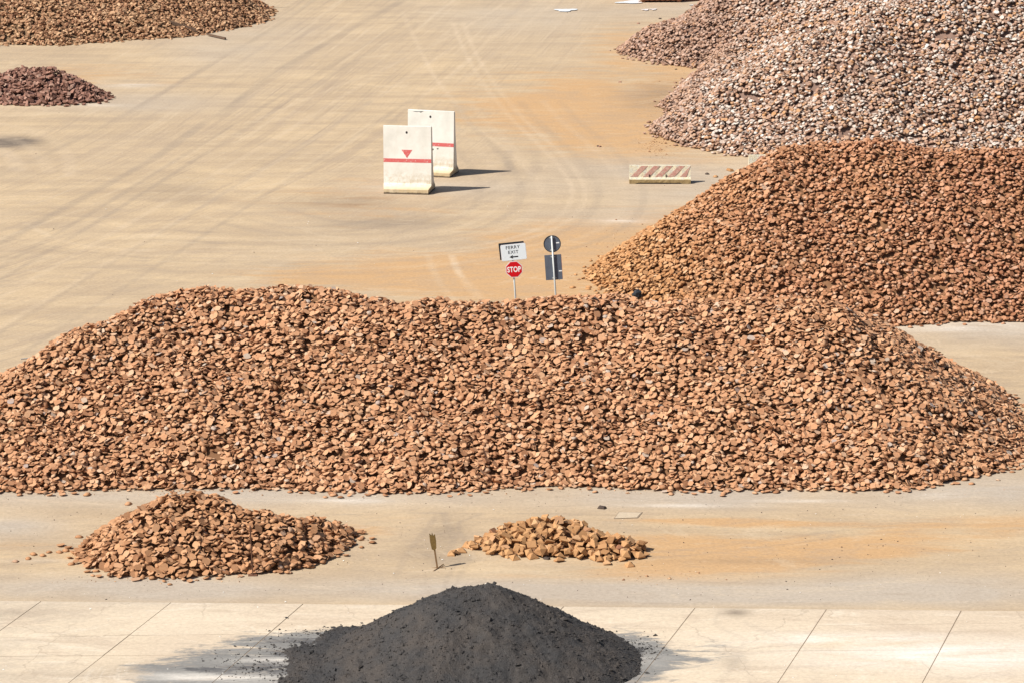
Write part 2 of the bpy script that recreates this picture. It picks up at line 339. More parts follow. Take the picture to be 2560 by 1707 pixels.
# slabs
apron = empty('concrete_apron', (0, 78, 0)); tag(apron, 'pale concrete apron of skewed slabs along the quay', kind='structure')
JX = [(-225, 1501), (101, 1507), (428, 1504), (759, 1503), (1087, 1508), (1409, 1510), (1737, 1514), (2066, 1520), (2404, 1527), (2745, 1531)]
JD = [(-90, 79.5)]*0
def joint(i):                        # world point on edge + direction towards the camera
    p = np.array(G(*JX[i])); p[1] = edgeY(p[0]); a = math.radians(17.0)
    return p, np.array([-math.sin(a), -math.cos(a)])
rows = [((0, 1501), (2560, 1527)), ((0, 1593), (2560, 1556)), ((0, 1640), (2560, 1622)), ((0, 1745), (2560, 1735)), ((0, 1960), (2560, 1950))]
def isect(p, d, r):
    a = np.array(G(*r[0])); b = np.array(G(*r[1])); e = b-a
    A = np.array([[d[0], -e[0]], [d[1], -e[1]]]); t = np.linalg.solve(A, a-p); return p+d*t[0]
gap = 0.010; base_v = []
for i in range(len(JX)-1):
    for j in range(len(rows)-1):
        (p0, d0), (p1, d1) = joint(i), joint(i+1)
        q = [isect(p0, d0, rows[j+1]), isect(p1, d1, rows[j+1]), isect(p1, d1, rows[j]), isect(p0, d0, rows[j])]
        c = sum(q)/4; q = [v+(c-v)/np.linalg.norm(c-v)*gap*1.6 for v in q]
        m_, n_ = (34, 16) if j < 3 else (12, 8)
        s, t = np.meshgrid(np.linspace(0, 1, m_), np.linspace(0, 1, n_)); s = s[..., None]; t = t[..., None]
        pts = (q[0]*(1-s)+q[1]*s)*(1-t)+(q[3]*(1-s)+q[2]*s)*t
        ed = np.minimum(np.minimum(s, 1-s)*3.4, np.minimum(t, 1-t)*1.4)[..., 0]
        z = 0.006+0.002*RNG.uniform(-1, 1)+0.002*fbm(pts[..., 0], pts[..., 1], 2, 3)
        co = np.concatenate([pts, z[..., None]], -1).reshape(-1, 3)
        ring = list(range(m_))+[k*m_+m_-1 for k in range(1, n_)]+list(range(m_*n_-2, m_*(n_-1)-1, -1))+[k*m_ for k in range(n_-2, 0, -1)]
        low = co[ring].copy(); low[:, 2] = -0.055; nb = len(co); co = np.concatenate([co, low])
        F = grid_faces(m_, n_); k = len(ring); Fs = np.array([(ring[b], nb+b, nb+(b+1) % k, ring[(b+1) % k]) for b in range(k)])[:, ::-1]
        F = np.concatenate([F, Fs]); fl = np.ones(len(F), bool)
        me = fast_mesh('slab', co, F.ravel(), np.arange(len(F))*4, np.full(len(F), 4), fl)
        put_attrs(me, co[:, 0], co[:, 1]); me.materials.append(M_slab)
        o = bpy.data.objects.new('slab', me); C.objects.link(o); o.parent = apron; o.location = (0, -78, 0)
M_joint = simple('joint_dirt', (0.27, 0.205, 0.145), 0.3, 4)
o = mesh_obj('joint_bed', [(-20, -10, -.001), (20, -10, -.001), (20, 1.7, -.001), (-20, 2.6, -.001)], [(0, 1, 2, 3)], M_joint, apron)

# ---------------------------------------------------------------- piece shapes (templates)
def shape_pillow(w=.105, d=.090, h=.046, seg=8, k=.56):
    """rounded-square flat face below, domed back above"""
    ang = [math.radians(a) for a in ((29, 61, 119, 151, 209, 241, 299, 331) if seg == 8 else (45, 135, 225, 315))]
    rr = 1.12 if seg == 8 else 1.3
    v = [(w*rr*math.cos(a), d*rr*math.sin(a), 0) for a in ang]
    if seg == 8:
        v += [(w*k*math.cos(a), d*k*math.sin(a), h*.78) for a in ang]+[(0, 0, h)]
        f = [tuple(range(7, -1, -1))]+[(i, (i+1) % 8, 8+(i+1) % 8, 8+i) for i in range(8)]+[(8+i, 8+(i+1) % 8, 16) for i in range(8)]
    return np.array(v), f, [True]+[False]*(len(f)-1)
def shape_pillow_low(w=.105, d=.09, h=.052):
    an = [math.radians(a) for a in (15, 75, 135, 195, 255, 315)]
    v = [(w*math.cos(a), d*math.sin(a), 0) for a in an]+[(w*.5*math.cos(a), d*.5*math.sin(a), h) for a in an[::2]]
    f = [(5, 4, 3, 2, 1, 0), (0, 1, 6), (1, 2, 7, 6), (2, 3, 7), (3, 4, 8, 7), (4, 5, 8), (5, 0, 6, 8), (6, 7, 8)]
    return np.array(v), f, [True]+[False]*7
def shape_lump(w=.11, d=.075, h=.07):
    v = [(-w, -d, 0), (w*.9, -d*.8, 0), (w, d, .01), (-w*.8, d*.9, 0), (-w*.7, -d*.6, h), (w*.6, -d*.7, h*.9), (w*.7, d*.55, h), (-w*.6, d*.7, h*.85)]
    f = [(3, 2, 1, 0), (0, 1, 5, 4), (1, 2, 6, 5), (2, 3, 7, 6), (3, 0, 4, 7), (4, 5, 6, 7)]
    return np.array(v), f, [True]*6
def shape_pyramid(w=.15, h=.15):
    v = [(-w, -w, 0), (w, -w, 0), (w, w, 0), (-w, w, 0), (-w, -w, .03), (w, -w, .03), (w, w, .03), (-w, w, .03), (-.02, -.02, h), (.02, -.02, h), (.02, .02, h), (-.02, .02, h)]
    f = [(3, 2, 1, 0)]+[(i, (i+1) % 4, 4+(i+1) % 4, 4+i) for i in range(4)]+[(4+i, 4+(i+1) % 4, 8+(i+1) % 4, 8+i) for i in range(4)]+[(8, 9, 10, 11)]
    return np.array(v), f, [True]*len(f)

def heights(X, Y, ridge, slope, seed, soft=0.5, lump=0.35):
    """conical heaps merged along a ridge"""
    pts = []
    for poly in ridge:
        for a, b in zip(poly[:-1], poly[1:]):
            n = max(1, int(math.hypot(b[0]-a[0], b[1]-a[1])/0.45))
            for k in range(n): t = k/n; pts.append([a[i]*(1-t)+b[i]*t for i in range(3)])
        pts.append(list(poly[-1]))
    h = np.full(X.shape, -9.0)
    wob = 1+0.10*fbm(X*0.25, Y*0.25, 2, seed+3)
    for x, y, H in pts:
        h = np.maximum(h, H+slope*soft*.6-slope*wob*np.sqrt((X-x)**2+(Y-y)**2+soft*soft))
    h = h+lump*fbm(X*0.45, Y*0.45, 3, seed)*np.clip((h+.4)/1.2, 0, 1)
    return h
def ridge_px(rows, slope):
    """crest points so that silhouette and foot land where the photograph has them"""
    out = []
    for x, ys, yb in rows:
        _, yf = G(x, yb); d = ray(x, ys); k = -d[2]/d[1]
        H = (CAM_H-k*yf)/(1+k/slope); Yc = yf+H/slope; out.append((d[0]/d[1]*Yc, Yc, H))
    return out
def build_heap(name, label, ridge, slope, shape, mat, core_mat, seed, piece='ingot', size=.2, cover=2.1, soft=.5, lump=.35, box=None, nind=300,
               follow=.5, jit=.38, cell=.05, smin=.66, smax=1.14, stray=0.3, flip=.62, origin=None, cat='heap', thick=.036, jv=.07):
    allp = np.array([p for r in ridge for p in r])
    R0 = allp[:, 2].max()/slope+1.0
    x0, x1 = allp[:, 0].min()-R0, allp[:, 0].max()+R0; y0, y1 = allp[:, 1].min()-R0, allp[:, 1].max()+R0
    if box: x0, x1, y0, y1 = max(x0, box[0]), min(x1, box[1]), max(y0, box[2]), min(y1, box[3])
    xs = np.arange(x0, x1, cell); ys = np.arange(y0, y1, cell)
    # coarse evaluation, then bilinear upsampling keeps this quick
    cs = .2; xc = np.arange(x0, x1+cs*2, cs); yc = np.arange(y0, y1+cs*2, cs)
    XC, YC = np.meshgrid(xc, yc); HC = heights(XC, YC, ridge, slope, seed, soft, lump)
    root = empty(name, tuple(origin) if origin else (float(allp[:, 0].mean()), float(allp[:, 1].mean()), 0)); tag(root, label, cat)
    L = root.location
    # core
    keep = HC > -0.25; idx = -np.ones(HC.shape, int)
    F = grid_faces(len(xc), len(yc)); kk = keep.ravel()[F].all(1); F = F[kk]; used = np.unique(F); mp = -np.ones(HC.size, int); mp[used] = np.arange(len(used))
    core = np.stack([XC.ravel()[used]-L.x, YC.ravel()[used]-L.y, HC.ravel()[used]-0.15], 1); F = mp[F]
    me = fast_mesh('packed_core', core, F.ravel(), np.arange(len(F))*4, np.full(len(F), 4), np.zeros(len(F), bool)); me.materials.append(core_mat)
    ob = bpy.data.objects.new('packed_core', me); C.objects.link(ob); ob.parent = root; ob['kind'] = 'stuff'
    def samp(x, y):
        u = (x-x0)/cs; v = (y-y0)/cs; i = np.clip(u.astype(int), 0, len(xc)-2); j = np.clip(v.astype(int), 0, len(yc)-2); u = u-i; v = v-j
        return (HC[j, i]*(1-u)+HC[j, i+1]*u)*(1-v)+(HC[j+1, i]*(1-u)+HC[j+1, i+1]*u)*v
    X, Y = np.meshgrid(xs, ys); T = samp(X.ravel(), Y.ravel()).reshape(X.shape)
    t = (CAM_H-np.maximum(T, 0))/Y; vis = t-np.minimum.accumulate(t, axis=0) < 0.55/Y
    px, py = proj(X, Y, T)
    ok = vis & (T > -stray-.02) & (px > -130) & (px < 2690) & (py > -50) & (py < 1790)
    cand = np.flatnonzero(ok.ravel())
    H = np.maximum(T-0.06, 0.0)
    sl = math.sqrt(1+slope*slope); N = int(len(cand)*cell*cell*sl/(size*size*.8)*cover)
    sel = RNG.choice(cand, N); r = max(1, int(round(size*.45/cell)))
    ny, nx = X.shape; out = []
    yy, xx = np.mgrid[-r:r+1, -r:r+1]*cell; disc = (xx**2+yy**2) < (size*.52)**2
    jx = RNG.normal(0, jit, (N, 2)); big = RNG.random(N) < .10; jx[big] *= 2.2
    edge = RNG.random(N)
    for k in range(N):
        j, i = divmod(int(sel[k]), nx)
        if j < r or i < r or j >= ny-r or i >= nx-r: continue
        tgt = T[j, i]
        if tgt < 0.03 and edge[k] > .22*math.exp(tgt*8): continue
        pa = H[j-r:j+r+1, i-r:i+r+1]; m = float(pa.mean())
        if m > max(tgt, 0)+.10: continue
        gx = float(pa[:, r+1:].mean()-pa[:, :r].mean())/((r+1)*cell); gy = float(pa[r+1:].mean()-pa[:r].mean())/((r+1)*cell)
        gx = gx*follow; gy = gy*follow
        if tgt > .05: gx += jx[k, 0]; gy += jx[k, 1]
        else: gx += jx[k, 0]*.3; gy += jx[k, 1]*.3
        z = m+.012
        out.append((X[j, i]+RNG.uniform(-.5, .5)*cell if False else X[j, i], Y[j, i], z, gx, gy))
        pl = z+thick+gx*xx+gy*yy
        H[j-r:j+r+1, i-r:i+r+1] = np.where(disc, np.maximum(pa, pl), pa)
    A = np.array(out); n = len(A); A[:, :2] += RNG.uniform(-.5, .5, (n, 2))*cell
    # orientation matrices
    nrm = np.stack([-A[:, 3], -A[:, 4], np.ones(n)], 1); nrm /= np.linalg.norm(nrm, axis=1)[:, None]
    yaw = RNG.uniform(0, 2*np.pi, n); tx = np.stack([np.cos(yaw), np.sin(yaw), np.zeros(n)], 1)
    tx = tx-nrm*(tx*nrm).sum(1)[:, None]; tx /= np.linalg.norm(tx, axis=1)[:, None]; ty = np.cross(nrm, tx)
    fl = RNG.random(n) < flip
    scl = RNG.uniform(smin, smax, (n, 1))*RNG.uniform(.9, 1.1, (n, 3))
    V, Fc, flat = shape; V = V.copy(); hz = V[:, 2].max()
    Rm = np.stack([tx, ty, nrm], 2)                       # columns
    s2 = np.where(fl, -1.0, 1.0); Rm[:, :, 1] *= s2[:, None]; Rm[:, :, 2] *= s2[:, None]
    lift = np.where(fl, hz*scl[:, 2]*.75, 0.0)
    pos = A[:, :3]+nrm*lift[:, None]
    # the pieces that show largest become parts of their own
    order = np.argsort(A[:, 1]+RNG.uniform(0, .15, n)-0.0*A[:, 2]); topmost = np.arange(n) > n*.25
    order = [i for i in order if topmost[i]][:min(nind, n)]
    ind = np.zeros(n, bool); ind[order] = True
    tmpl = []
    for q_ in range(6):
        vv = V*RNG.uniform(.93, 1.07, 3)+RNG.normal(0, jv, V.shape)*np.array([V[:, 0].max(), V[:, 1].max(), hz])*.8
        m_ = bpy.data.meshes.new(piece); m_.from_pydata(vv.tolist(), [], Fc); m_.polygons.foreach_set('use_smooth', [not f for f in flat]); m_.update(); m_.materials.append(mat); tmpl.append(m_)
    for i in order:
        ob = bpy.data.objects.new(piece, tmpl[i % 6]); C.objects.link(ob); ob.parent = root
        M = Matrix([[float(Rm[i, a, b]*scl[i, b]) for b in range(3)]+[float(pos[i, a]-L[a])] for a in range(3)]+[[0, 0, 0, 1]]); ob.matrix_local = M
    rest = np.flatnonzero(~ind); k = len(rest)
    if k:
        nvv = len(V); vv = V[None]*scl[rest][:, None, :]+RNG.normal(0, jv, (k, nvv, 3))*np.array([V[:, 0].max(), V[:, 1].max(), hz])*.8
        cov = np.einsum('nij,nvj->nvi', Rm[rest], vv)+pos[rest][:, None, :]-np.array(L)
        lp = np.concatenate([np.array(f) for f in Fc]); tot = np.array([len(f) for f in Fc]); stt = np.cumsum(tot)-tot
        loops = (lp[None]+np.arange(k)[:, None]*nvv).ravel(); starts = (stt[None]+np.arange(k)[:, None]*len(lp)).ravel()
        me = fast_mesh('remaining_'+piece+'s', cov.reshape(-1, 3), loops, starts, np.tile(tot, k), np.tile(np.array(flat), k)); me.materials.append(mat)
        ob = bpy.data.objects.new('remaining_'+piece+'s', me); C.objects.link(ob); ob.parent = root; ob['kind'] = 'stuff'
    print(name, 'pieces', n, 'cand', N)
    return root

# ---------------------------------------------------------------- piece materials
def piece_material(name, stops, dust=(0.45, 0.27, 0.13), dustamt=.5, zone=None, rough=.88):
    m = NT(name, rough, .2); r = m.rand(); c = m.ramp(r, stops)
    if zone: c = zone(m, r, c)
    n1 = m.noise(14, 4, rough=.65); n2 = m.noise(.5, 3)
    c = m.mix(m.mul(m.ss(m.add(n1, m.mul(n2, .6)), .7, 1.05), dustamt), c, dust)
    c = m.mix(1.0, c, m.ramp(m.noise(45, 3), [(.3, (.86, .86, .86)), (.7, (1.12, 1.12, 1.12))]), 'MULTIPLY')
    m.color(c); m.bump(m.noise(60, 3), .25, .006); return m.m
TAN = [(0, (.19, .082, .040)), (.08, (.33, .16, .083)), (.3, (.43, .218, .115)), (.6, (.48, .255, .138)), (.85, (.545, .312, .178)), (.97, (.53, .35, .23)), (.985, (.46, .37, .29)), (1, (.34, .27, .24))]
M_tan = piece_material('tan_ingot_rust', TAN, (.47, .265, .14), .40)
M_tan_small = piece_material('tan_ingot_rust_near', [(0, (.22, .10, .048)), (.15, (.34, .17, .085)), (.6, (.43, .225, .115)), (.95, (.50, .28, .155)), (1, (.36, .24, .17))], (.45, .25, .125), .4)
M_pyr = piece_material('ochre_ingot_rust', [(0, (.28, .14, .06)), (.3, (.38, .20, .09)), (.8, (.45, .25, .115)), (.95, (.47, .28, .15)), (1, (.25, .11, .06))], (.44, .25, .11), .4)
def zone_orange(m, r, c):
    x, y, z = m.xyz(); n = m.noise(.35, 3)
    k = m.ss(m.add(x, m.mul(n, 5)), 12.5, 5.5)
    c = m.mix(m.mul(k, .6), c, m.ramp(r, [(0, (.37, .18, .06)), (.5, (.46, .25, .095)), (1, (.53, .31, .13))]))
    k2 = m.ss(m.add(x, m.mul(n, 8)), 15, 24)
    return m.mix(m.mul(k2, .55), c, m.ramp(r, [(0, (.22, .085, .045)), (.5, (.34, .15, .085)), (1, (.44, .22, .14))]))
M_orange = piece_material('orange_ingot_rust', [(0, (.20, .08, .04)), (.1, (.31, .14, .072)), (.5, (.42, .205, .11)), (.9, (.50, .27, .16)), (1, (.47, .33, .24))], (.45, .25, .115), .4, zone_orange)
def zone_grey(m, r, c):
    x, y, z = m.xyz(); n = m.noise(.3, 4)
    k = m.ss(m.add(m.math('SUBTRACT', x, m.mul(m.math('SUBTRACT', y, 140.0), .20)), m.mul(n, 14)), 10.0, 17.5)
    br = m.ramp(m.math('FRACT', m.mul(r, 3.7)), [(0, (.22, .115, .075)), (.3, (.33, .20, .14)), (.6, (.40, .26, .19)), (.85, (.44, .31, .25)), (1, (.38, .20, .095))])
    return m.mix(m.math('SUBTRACT', 1.0, k), c, br)
M_grey = piece_material('pale_ingot_rust', [(0, (.24, .14, .09)), (.14, (.34, .20, .14)), (.32, (.44, .28, .20)), (.46, (.45, .24, .11)), (.58, (.44, .32, .25)), (.74, (.49, .39, .325)), (.90, (.55, .48, .42)), (1, (.61, .57, .52))], (.42, .29, .2), .25, zone_grey)
M_brown = piece_material('brown_scrap_rust', [(0, (.19, .085, .045)), (.3, (.34, .18, .10)), (.7, (.43, .25, .14)), (1, (.50, .32, .19))], (.40, .26, .14), .4)
M_purple = piece_material('purple_brown_lump', [(0, (.12, .055, .04)), (.4, (.235, .118, .085)), (.8, (.32, .175, .13)), (1, (.38, .25, .19))], (.29, .17, .115), .3)
def core(name, c): return simple(name, c, .3, 6, .95, .1)
K_tan = core('core_tan', (.20, .105, .055)); K_grey = core('core_grey', (.20, .13, .10)); K_pur = core('core_purple', (.13, .07, .06)); K_br = core('core_brown', (.19, .12, .07))

k_ = 1.0884
def S2(l): return [(a*k_, b*k_, c*k_) for a, b, c in l]
# ---------------------------------------------------------------- heaps, far to near
build_heap('ingot_heap', 'huge pale grey and mauve ingot heap filling the upper right behind the striped barrier',
    [[(16.2, 148.3, 5.4), (20, 150, 6.4), (26, 152, 7.2), (34, 152, 7.5)], [(18, 171.5, 6.2), (24, 170, 7.2), (34, 168, 8.5)], [(24, 160, 7.2), (34, 160, 8.2)], [(12.9, 148.6, 3.9), (16.2, 148.3, 5.4)], [(10.9, 171, 3.1), (18, 171.5, 6.2)], [(16.2, 159, 5.2), (24, 160, 7.4)], [(14.6, 154, 4.4), (18, 152, 5.8)]],
    .64, shape_pillow_low(.115, .10, .062), M_grey, K_grey, 31, cover=2.2, box=(3, 40, 130, 185), size=.21, flip=.4, lump=.9)
build_heap('scrap_heap', 'wide heap of brown scrap lumps with a plank, cut off by the top left corner',
    [[(-44, 183, 6.2), (-34, 183, 6.2), (-27, 184, 6.0), (-23.0, 184.5, 5.5)], [(-23, 184.5, 5.5), (-18.5, 187.5, 2.2)]],
    .60, shape_lump(), M_brown, K_br, 41, piece='lump', cover=1.9, box=(-46, -8, 165, 200), size=.2, jit=.5)
build_heap('lump_heap', 'small heap of purple-brown lumps at the left edge',
    [ridge_px(S2([(-60, 185, 240), (0, 172, 238), (50, 157, 240), (115, 157, 242), (150, 174, 241), (195, 203, 238)]), .60)],
    .60, shape_lump(.13, .095, .09), M_purple, K_pur, 51, piece='lump', cover=2.2, size=.22, jit=.5, soft=.2, lump=.1)
rid = ridge_px(S2([(1835, 330, 745), (1880, 320, 745), (1960, 318, 745), (2060, 322, 745), (2160, 338, 742), (2300, 340, 738), (2500, 340, 735)]), .70)
build_heap('ingot_heap', 'large orange-red ingot heap behind the right end of the long tan heap',
    [rid],
    .70, shape_pillow_low(.106, .092, .050), M_orange, K_tan, 61, cover=2.5, size=.2, box=(-2, 27, 105, 132), flip=.5, stray=.3)
rid = ridge_px(S2([(-200, 935, 1108), (-90, 900, 1110), (0, 862, 1112), (100, 812, 1124), (200, 762, 1122), (300, 712, 1118), (400, 684, 1116), (480, 657, 1116), (560, 657, 1116), (640, 662, 1118), (700, 668, 1118), (780, 667, 1120),
   (850, 682, 1120), (905, 706, 1120), (955, 700, 1122), (990, 690, 1122), (1060, 698, 1120), (1130, 686, 1118), (1200, 680, 1116), (1300, 680, 1114), (1400, 686, 1112), (1500, 692, 1114), (1600, 684, 1118), (1700, 673, 1120), (1850, 684, 1118), (1905, 694, 1116)]), .66)
build_heap('ingot_heap', 'long tan ingot heap stretching across the whole yard in front of the signs',
    [rid, [rid[-1], (rid[-1][0]+1.6, rid[-1][1]+3.0, rid[-1][2]-1.1)]], .66, shape_pillow(.097, .084, .043), M_tan, K_tan, 71, cover=2.8, size=.185, box=(-22, 24, 86, 112), stray=.4, lump=.45)
rid = ridge_px(S2([(250, 1243, 1308), (300, 1200, 1318), (350, 1163, 1326), (400, 1133, 1326), (440, 1130, 1320), (475, 1142, 1316), (520, 1162, 1315), (600, 1174, 1312), (650, 1186, 1296), (720, 1192, 1268), (770, 1205, 1244)]), .64)
build_heap('ingot_heap', 'small tan ingot heap with a rusty stake, in front of the long heap at left',
    [rid], .64, shape_pillow(.105, .090, .050), M_tan_small, K_tan, 81, cover=2.5, size=.205, soft=.22, lump=.16, stray=.35, jit=.40)
rid = ridge_px(S2([(1085, 1252, 1266), (1135, 1238, 1272), (1185, 1208, 1278), (1245, 1194, 1282), (1290, 1194, 1283), (1325, 1216, 1284), (1380, 1229, 1284), (1425, 1238, 1284)]), .60)
build_heap('ingot_heap', 'small low heap of ochre pyramid-shaped ingots beside the stake with a green flag',
    [rid], .60, shape_pyramid(.108, .118), M_pyr, K_tan, 91, cover=1.9, size=.225, soft=.15, lump=.08, jit=.55, smin=.8, smax=1.15, thick=.07, flip=.3, nind=300, follow=.5)

# ---------------------------------------------------------------- black heap
def m_black():
    m = NT('black_coke_grit', .93, .25); n = m.noise(.8, 5, rough=.7); n2 = m.noise(28, 5, rough=.75); n3 = m.noise(7, 5, rough=.7)
    c = m.mix(m.ss(n, .35, .7), (.050, .048, .048), (.080, .067, .058))
    c = m.mix(m.ss(n2, .5, .8), c, (.15, .138, .13)); c = m.mix(m.ss(n3, .55, .8), c, (.028, .028, .03))
    v = m.noise(55, 1); c = m.mix(m.ss(v, .77, .80), c, (.35, .34, .32))
    m.color(c); m.bump(m.add(n2, m.mul(n3, .6)), .9, .05); return m.m
M_black = m_black()
bh = empty('coke_heap', (-.7, 76, 0)); tag(bh, 'black fine-grained heap on the pale slabs at the bottom of the picture', 'heap')
cs = .035; xs = np.arange(-6.6, 5.4, cs); ys = np.arange(70.6, 81.5, cs); X, Y = np.meshgrid(xs, ys)
BR = [(-2.35, 75.9, 1.18), (-1.55, 76.0, 1.60), (-1.15, 76, 1.96), (-.6, 76, 1.96), (-.25, 76, 1.74)]
h = np.full(X.shape, -9.)
for (a, b) in zip(BR[:-1], BR[1:]):
    for t in np.linspace(0, 1, 5):
        p = [a[i]*(1-t)+b[i]*t for i in range(3)]
        h = np.maximum(h, p[2]+.08-.55*(1+.10*fbm(X*.5, Y*.5, 2, 8))*np.sqrt((X-p[0])**2+(Y-p[1])**2+.04))
sk = .41-.105*np.sqrt(((X+1.45)/1.05)**2+((Y-75.7)*1.0)**2)+.07*fbm(X*.8, Y*1.2, 2, 77)     # spread skirt
h = np.maximum(h, sk)
foot = np.clip(-h/.25, 0, 1)
h = h+.16*fbm(X*.9, Y*.9, 3, 2)*np.clip(h+.3, 0, 1)+.06*fbm(X*3.5, Y*3.5, 3, 4)*np.clip(h*2+.3, 0, 1)+.035*fbm(X*12, Y*12, 2, 6)
h = h+.07*np.maximum(0, 1-np.abs((Y-75.2)+(X+1.5)*.75)/.22)*np.clip(h, 0, 1)      # slip scarp
keep = h > -.04; F = grid_faces(len(xs), len(ys)); F = F[keep.ravel()[F].all(1)]; used = np.unique(F); mp = -np.ones(h.size, int); mp[used] = np.arange(len(used))
cc = np.stack([X.ravel()[used]+.7, Y.ravel()[used]-76, h.ravel()[used]], 1)
F = mp[F]; me = fast_mesh('grit_mound', cc, F.ravel(), np.arange(len(F))*4, np.full(len(F), 4), np.zeros(len(F), bool)); me.materials.append(M_black)
ob = bpy.data.objects.new('grit_mound', me); C.objects.link(ob); ob.parent = bh; ob['kind'] = 'stuff'
def scatter_stones(name, pts, sizes, mat, parent=None, flatz=.7):
    base = np.array([(1, 0, 0), (-1, 0, 0), (0, 1, 0), (0, -1, 0), (0, 0, 1), (0, 0, -1)], float)
    Fc = np.array([(0, 2, 4), (2, 1, 4), (1, 3, 4), (3, 0, 4), (2, 0, 5), (1, 2, 5), (3, 1, 5), (0, 3, 5)])
    n = len(pts); v = base[None]*(1+RNG.normal(0, .25, (n, 6, 1)))+RNG.normal(0, .22, (n, 6, 3)); v[..., 2] *= flatz
    a = RNG.uniform(0, 6.28, n); c, s = np.cos(a)[:, None], np.sin(a)[:, None]
    vx = v[..., 0]*c-v[..., 1]*s; vy = v[..., 0]*s+v[..., 1]*c; v = np.stack([vx, vy, v[..., 2]], -1)*sizes[:, None, None]+pts[:, None, :]
    L = (Fc[None]+np.arange(n)[:, None, None]*6).ravel(); me = fast_mesh(name, v.reshape(-1, 3), L, np.arange(n*8)*3, np.full(n*8, 3), np.ones(n*8, bool)); me.materials.append(mat)
    ob = bpy.data.objects.new(name, me); C.objects.link(ob); ob['kind'] = 'stuff'
    if parent: ob.parent = parent
    return ob
n = 16000; ii = RNG.integers(0, h.size, n); hh = h.ravel()[ii]; kp = hh > -.03
pts = np.stack([X.ravel()[ii][kp]+.7, Y.ravel()[ii][kp]-76, hh[kp]+.004], 1)
scatter_stones('grit_clods', pts, RNG.exponential(.012, len(pts))+.009, M_black, bh)
# clods that rolled off the foot
cp = []
for (px, py, n_, sx, sy) in ((1585, 1620, 200, 40, 16), (740, 1620, 200, 60, 22), (650, 1680, 160, 60, 16), (1560, 1625, 60, 45, 14), (1590, 1612, 30, 30, 8), (1575, 1650, 50, 30, 18), (1540, 1680, 60, 40, 20), (780, 1615, 50, 60, 14), (640, 1640, 45, 60, 12), (700, 1660, 50, 70, 12), (560, 1650, 25, 60, 8), (770, 1580, 40, 60, 6)):
    for _ in range(n_): x, y = G(random.gauss(px, sx), random.gauss(py, sy)); cp.append((x, y, .01))
cp = np.array(cp); o = scatter_stones('coke_clods', cp, RNG.exponential(.010, len(cp))+.009, M_black); tag(o, 'loose black clods scattered round the foot of the black heap')

# ---------------------------------------------------------------- stray pieces on the ground
tm = {}
def tmpl(kind):
    if kind not in tm:
        V, F, fl = {'dome': shape_pillow(.12, .10, .065), 'lump': shape_lump(), 'pyr': shape_pyramid(.12, .12)}[kind]
        m_ = bpy.data.meshes.new('stray_ingot'); m_.from_pydata(V.tolist(), [], F); m_.polygons.foreach_set('use_smooth', [not f for f in fl]); m_.update(); tm[kind] = m_
    return tm[kind].copy()
def stray(px, py, kind, mat, label, s=1.0, cat='ingot', name='stray_ingot', group=None, tilt=.1):
    me = tmpl(kind); me.materials.append(mat); me.name = name
    o = bpy.data.objects.new(name, me); C.objects.link(o); x, y = G(px, py); o.location = (x, y, .004)
    o.rotation_euler = (random.uniform(-tilt, tilt), random.uniform(-tilt, tilt), random.uniform(0, 6.28)); o.scale = (s*1.1, s, s); tag(o, label, cat, group)
M_dark = simple('dark_stone', (.07, .05, .04), .3, 20)
stray(218, 1236, 'dome', M_tan_small, 'domed tan ingot lying just below the front edge of the long heap', 1.05)
stray(321, 1259, 'dome', M_tan_small, 'pinkish domed ingot alone between the long heap and the peak of the small left heap')
stray(198, 1342, 'dome', M_tan_small, 'flat tan ingot alone left of the small left heap, behind the trail of strays', .9)
for p in ((149, 1380), (123, 1380), (107, 1388), (84, 1385), (71, 1396), (39, 1403), (165, 1376)):
    stray(p[0], p[1], 'dome', M_tan_small, 'tan ingot in the line of strays trailing left from the small left heap', random.uniform(.7, .95), group='stray ingots trailing off the small left heap')
stray(1153, 1379, 'pyr', M_pyr, 'pale pyramid ingot just left of the ochre pyramid heap')
stray(1608, 1372, 'pyr', M_dark, 'dark splinter lying just right of the ochre pyramid heap', .6)
stray(1269, 1392, 'pyr', M_pyr, 'small pyramid ingot lying in front of the ochre pyramid heap', .75)
stray(1367, 1397, 'lump', M_dark, 'dark grey lump at the front foot of the ochre pyramid heap', .8, 'stone', 'stone')
stray(1490, 1396, 'lump', M_dark, 'dark blue-grey lump at the front right foot of the ochre pyramid heap', .9, 'stone', 'stone')
stray(1505, 1270, 'lump', M_dark, 'single dark stone on the bare ground just below the long heap', 1.0, 'stone', 'stone')
stray(1497, 679, 'dome', M_dark, 'dark flat piece at the left tip of the orange heap', 1.2)
for p in ((1490, 691), (1472, 719), (1470, 724), (1432, 720), (1489, 713), (1512, 706)):
    stray(p[0], p[1], 'dome', M_orange, 'loose ingot on orange ground between the back-facing signs and the orange heap', random.uniform(.7, 1.1), group='loose ingots at the tip of the orange heap')
stray(1768, 436, 'dome', M_dark, 'dark flat piece on the bare ground right of the striped barrier', .9)
stray(1789, 443, 'dome', M_pyr, 'pale tan lump on the bare ground right of the striped barrier', 1.1)
stray(1825, 428, 'lump', M_pyr, 'pale chunk at the foot of the pale grey heap, right of the striped barrier', 1.4, 'stone', 'stone')
stray(1703, 262, 'lump', M_dark, 'dark flat lump on orange ground left of the pale grey heap', 1.5, 'stone', 'stone')
stray(262, 239, 'lump', M_purple, 'purple-brown lump lying right of the purple-brown heap', 1.0, 'stone', 'stone')
stray(272, 240, 'lump', M_purple, 'second, farther purple-brown lump right of the purple-brown heap', .8, 'stone', 'stone')
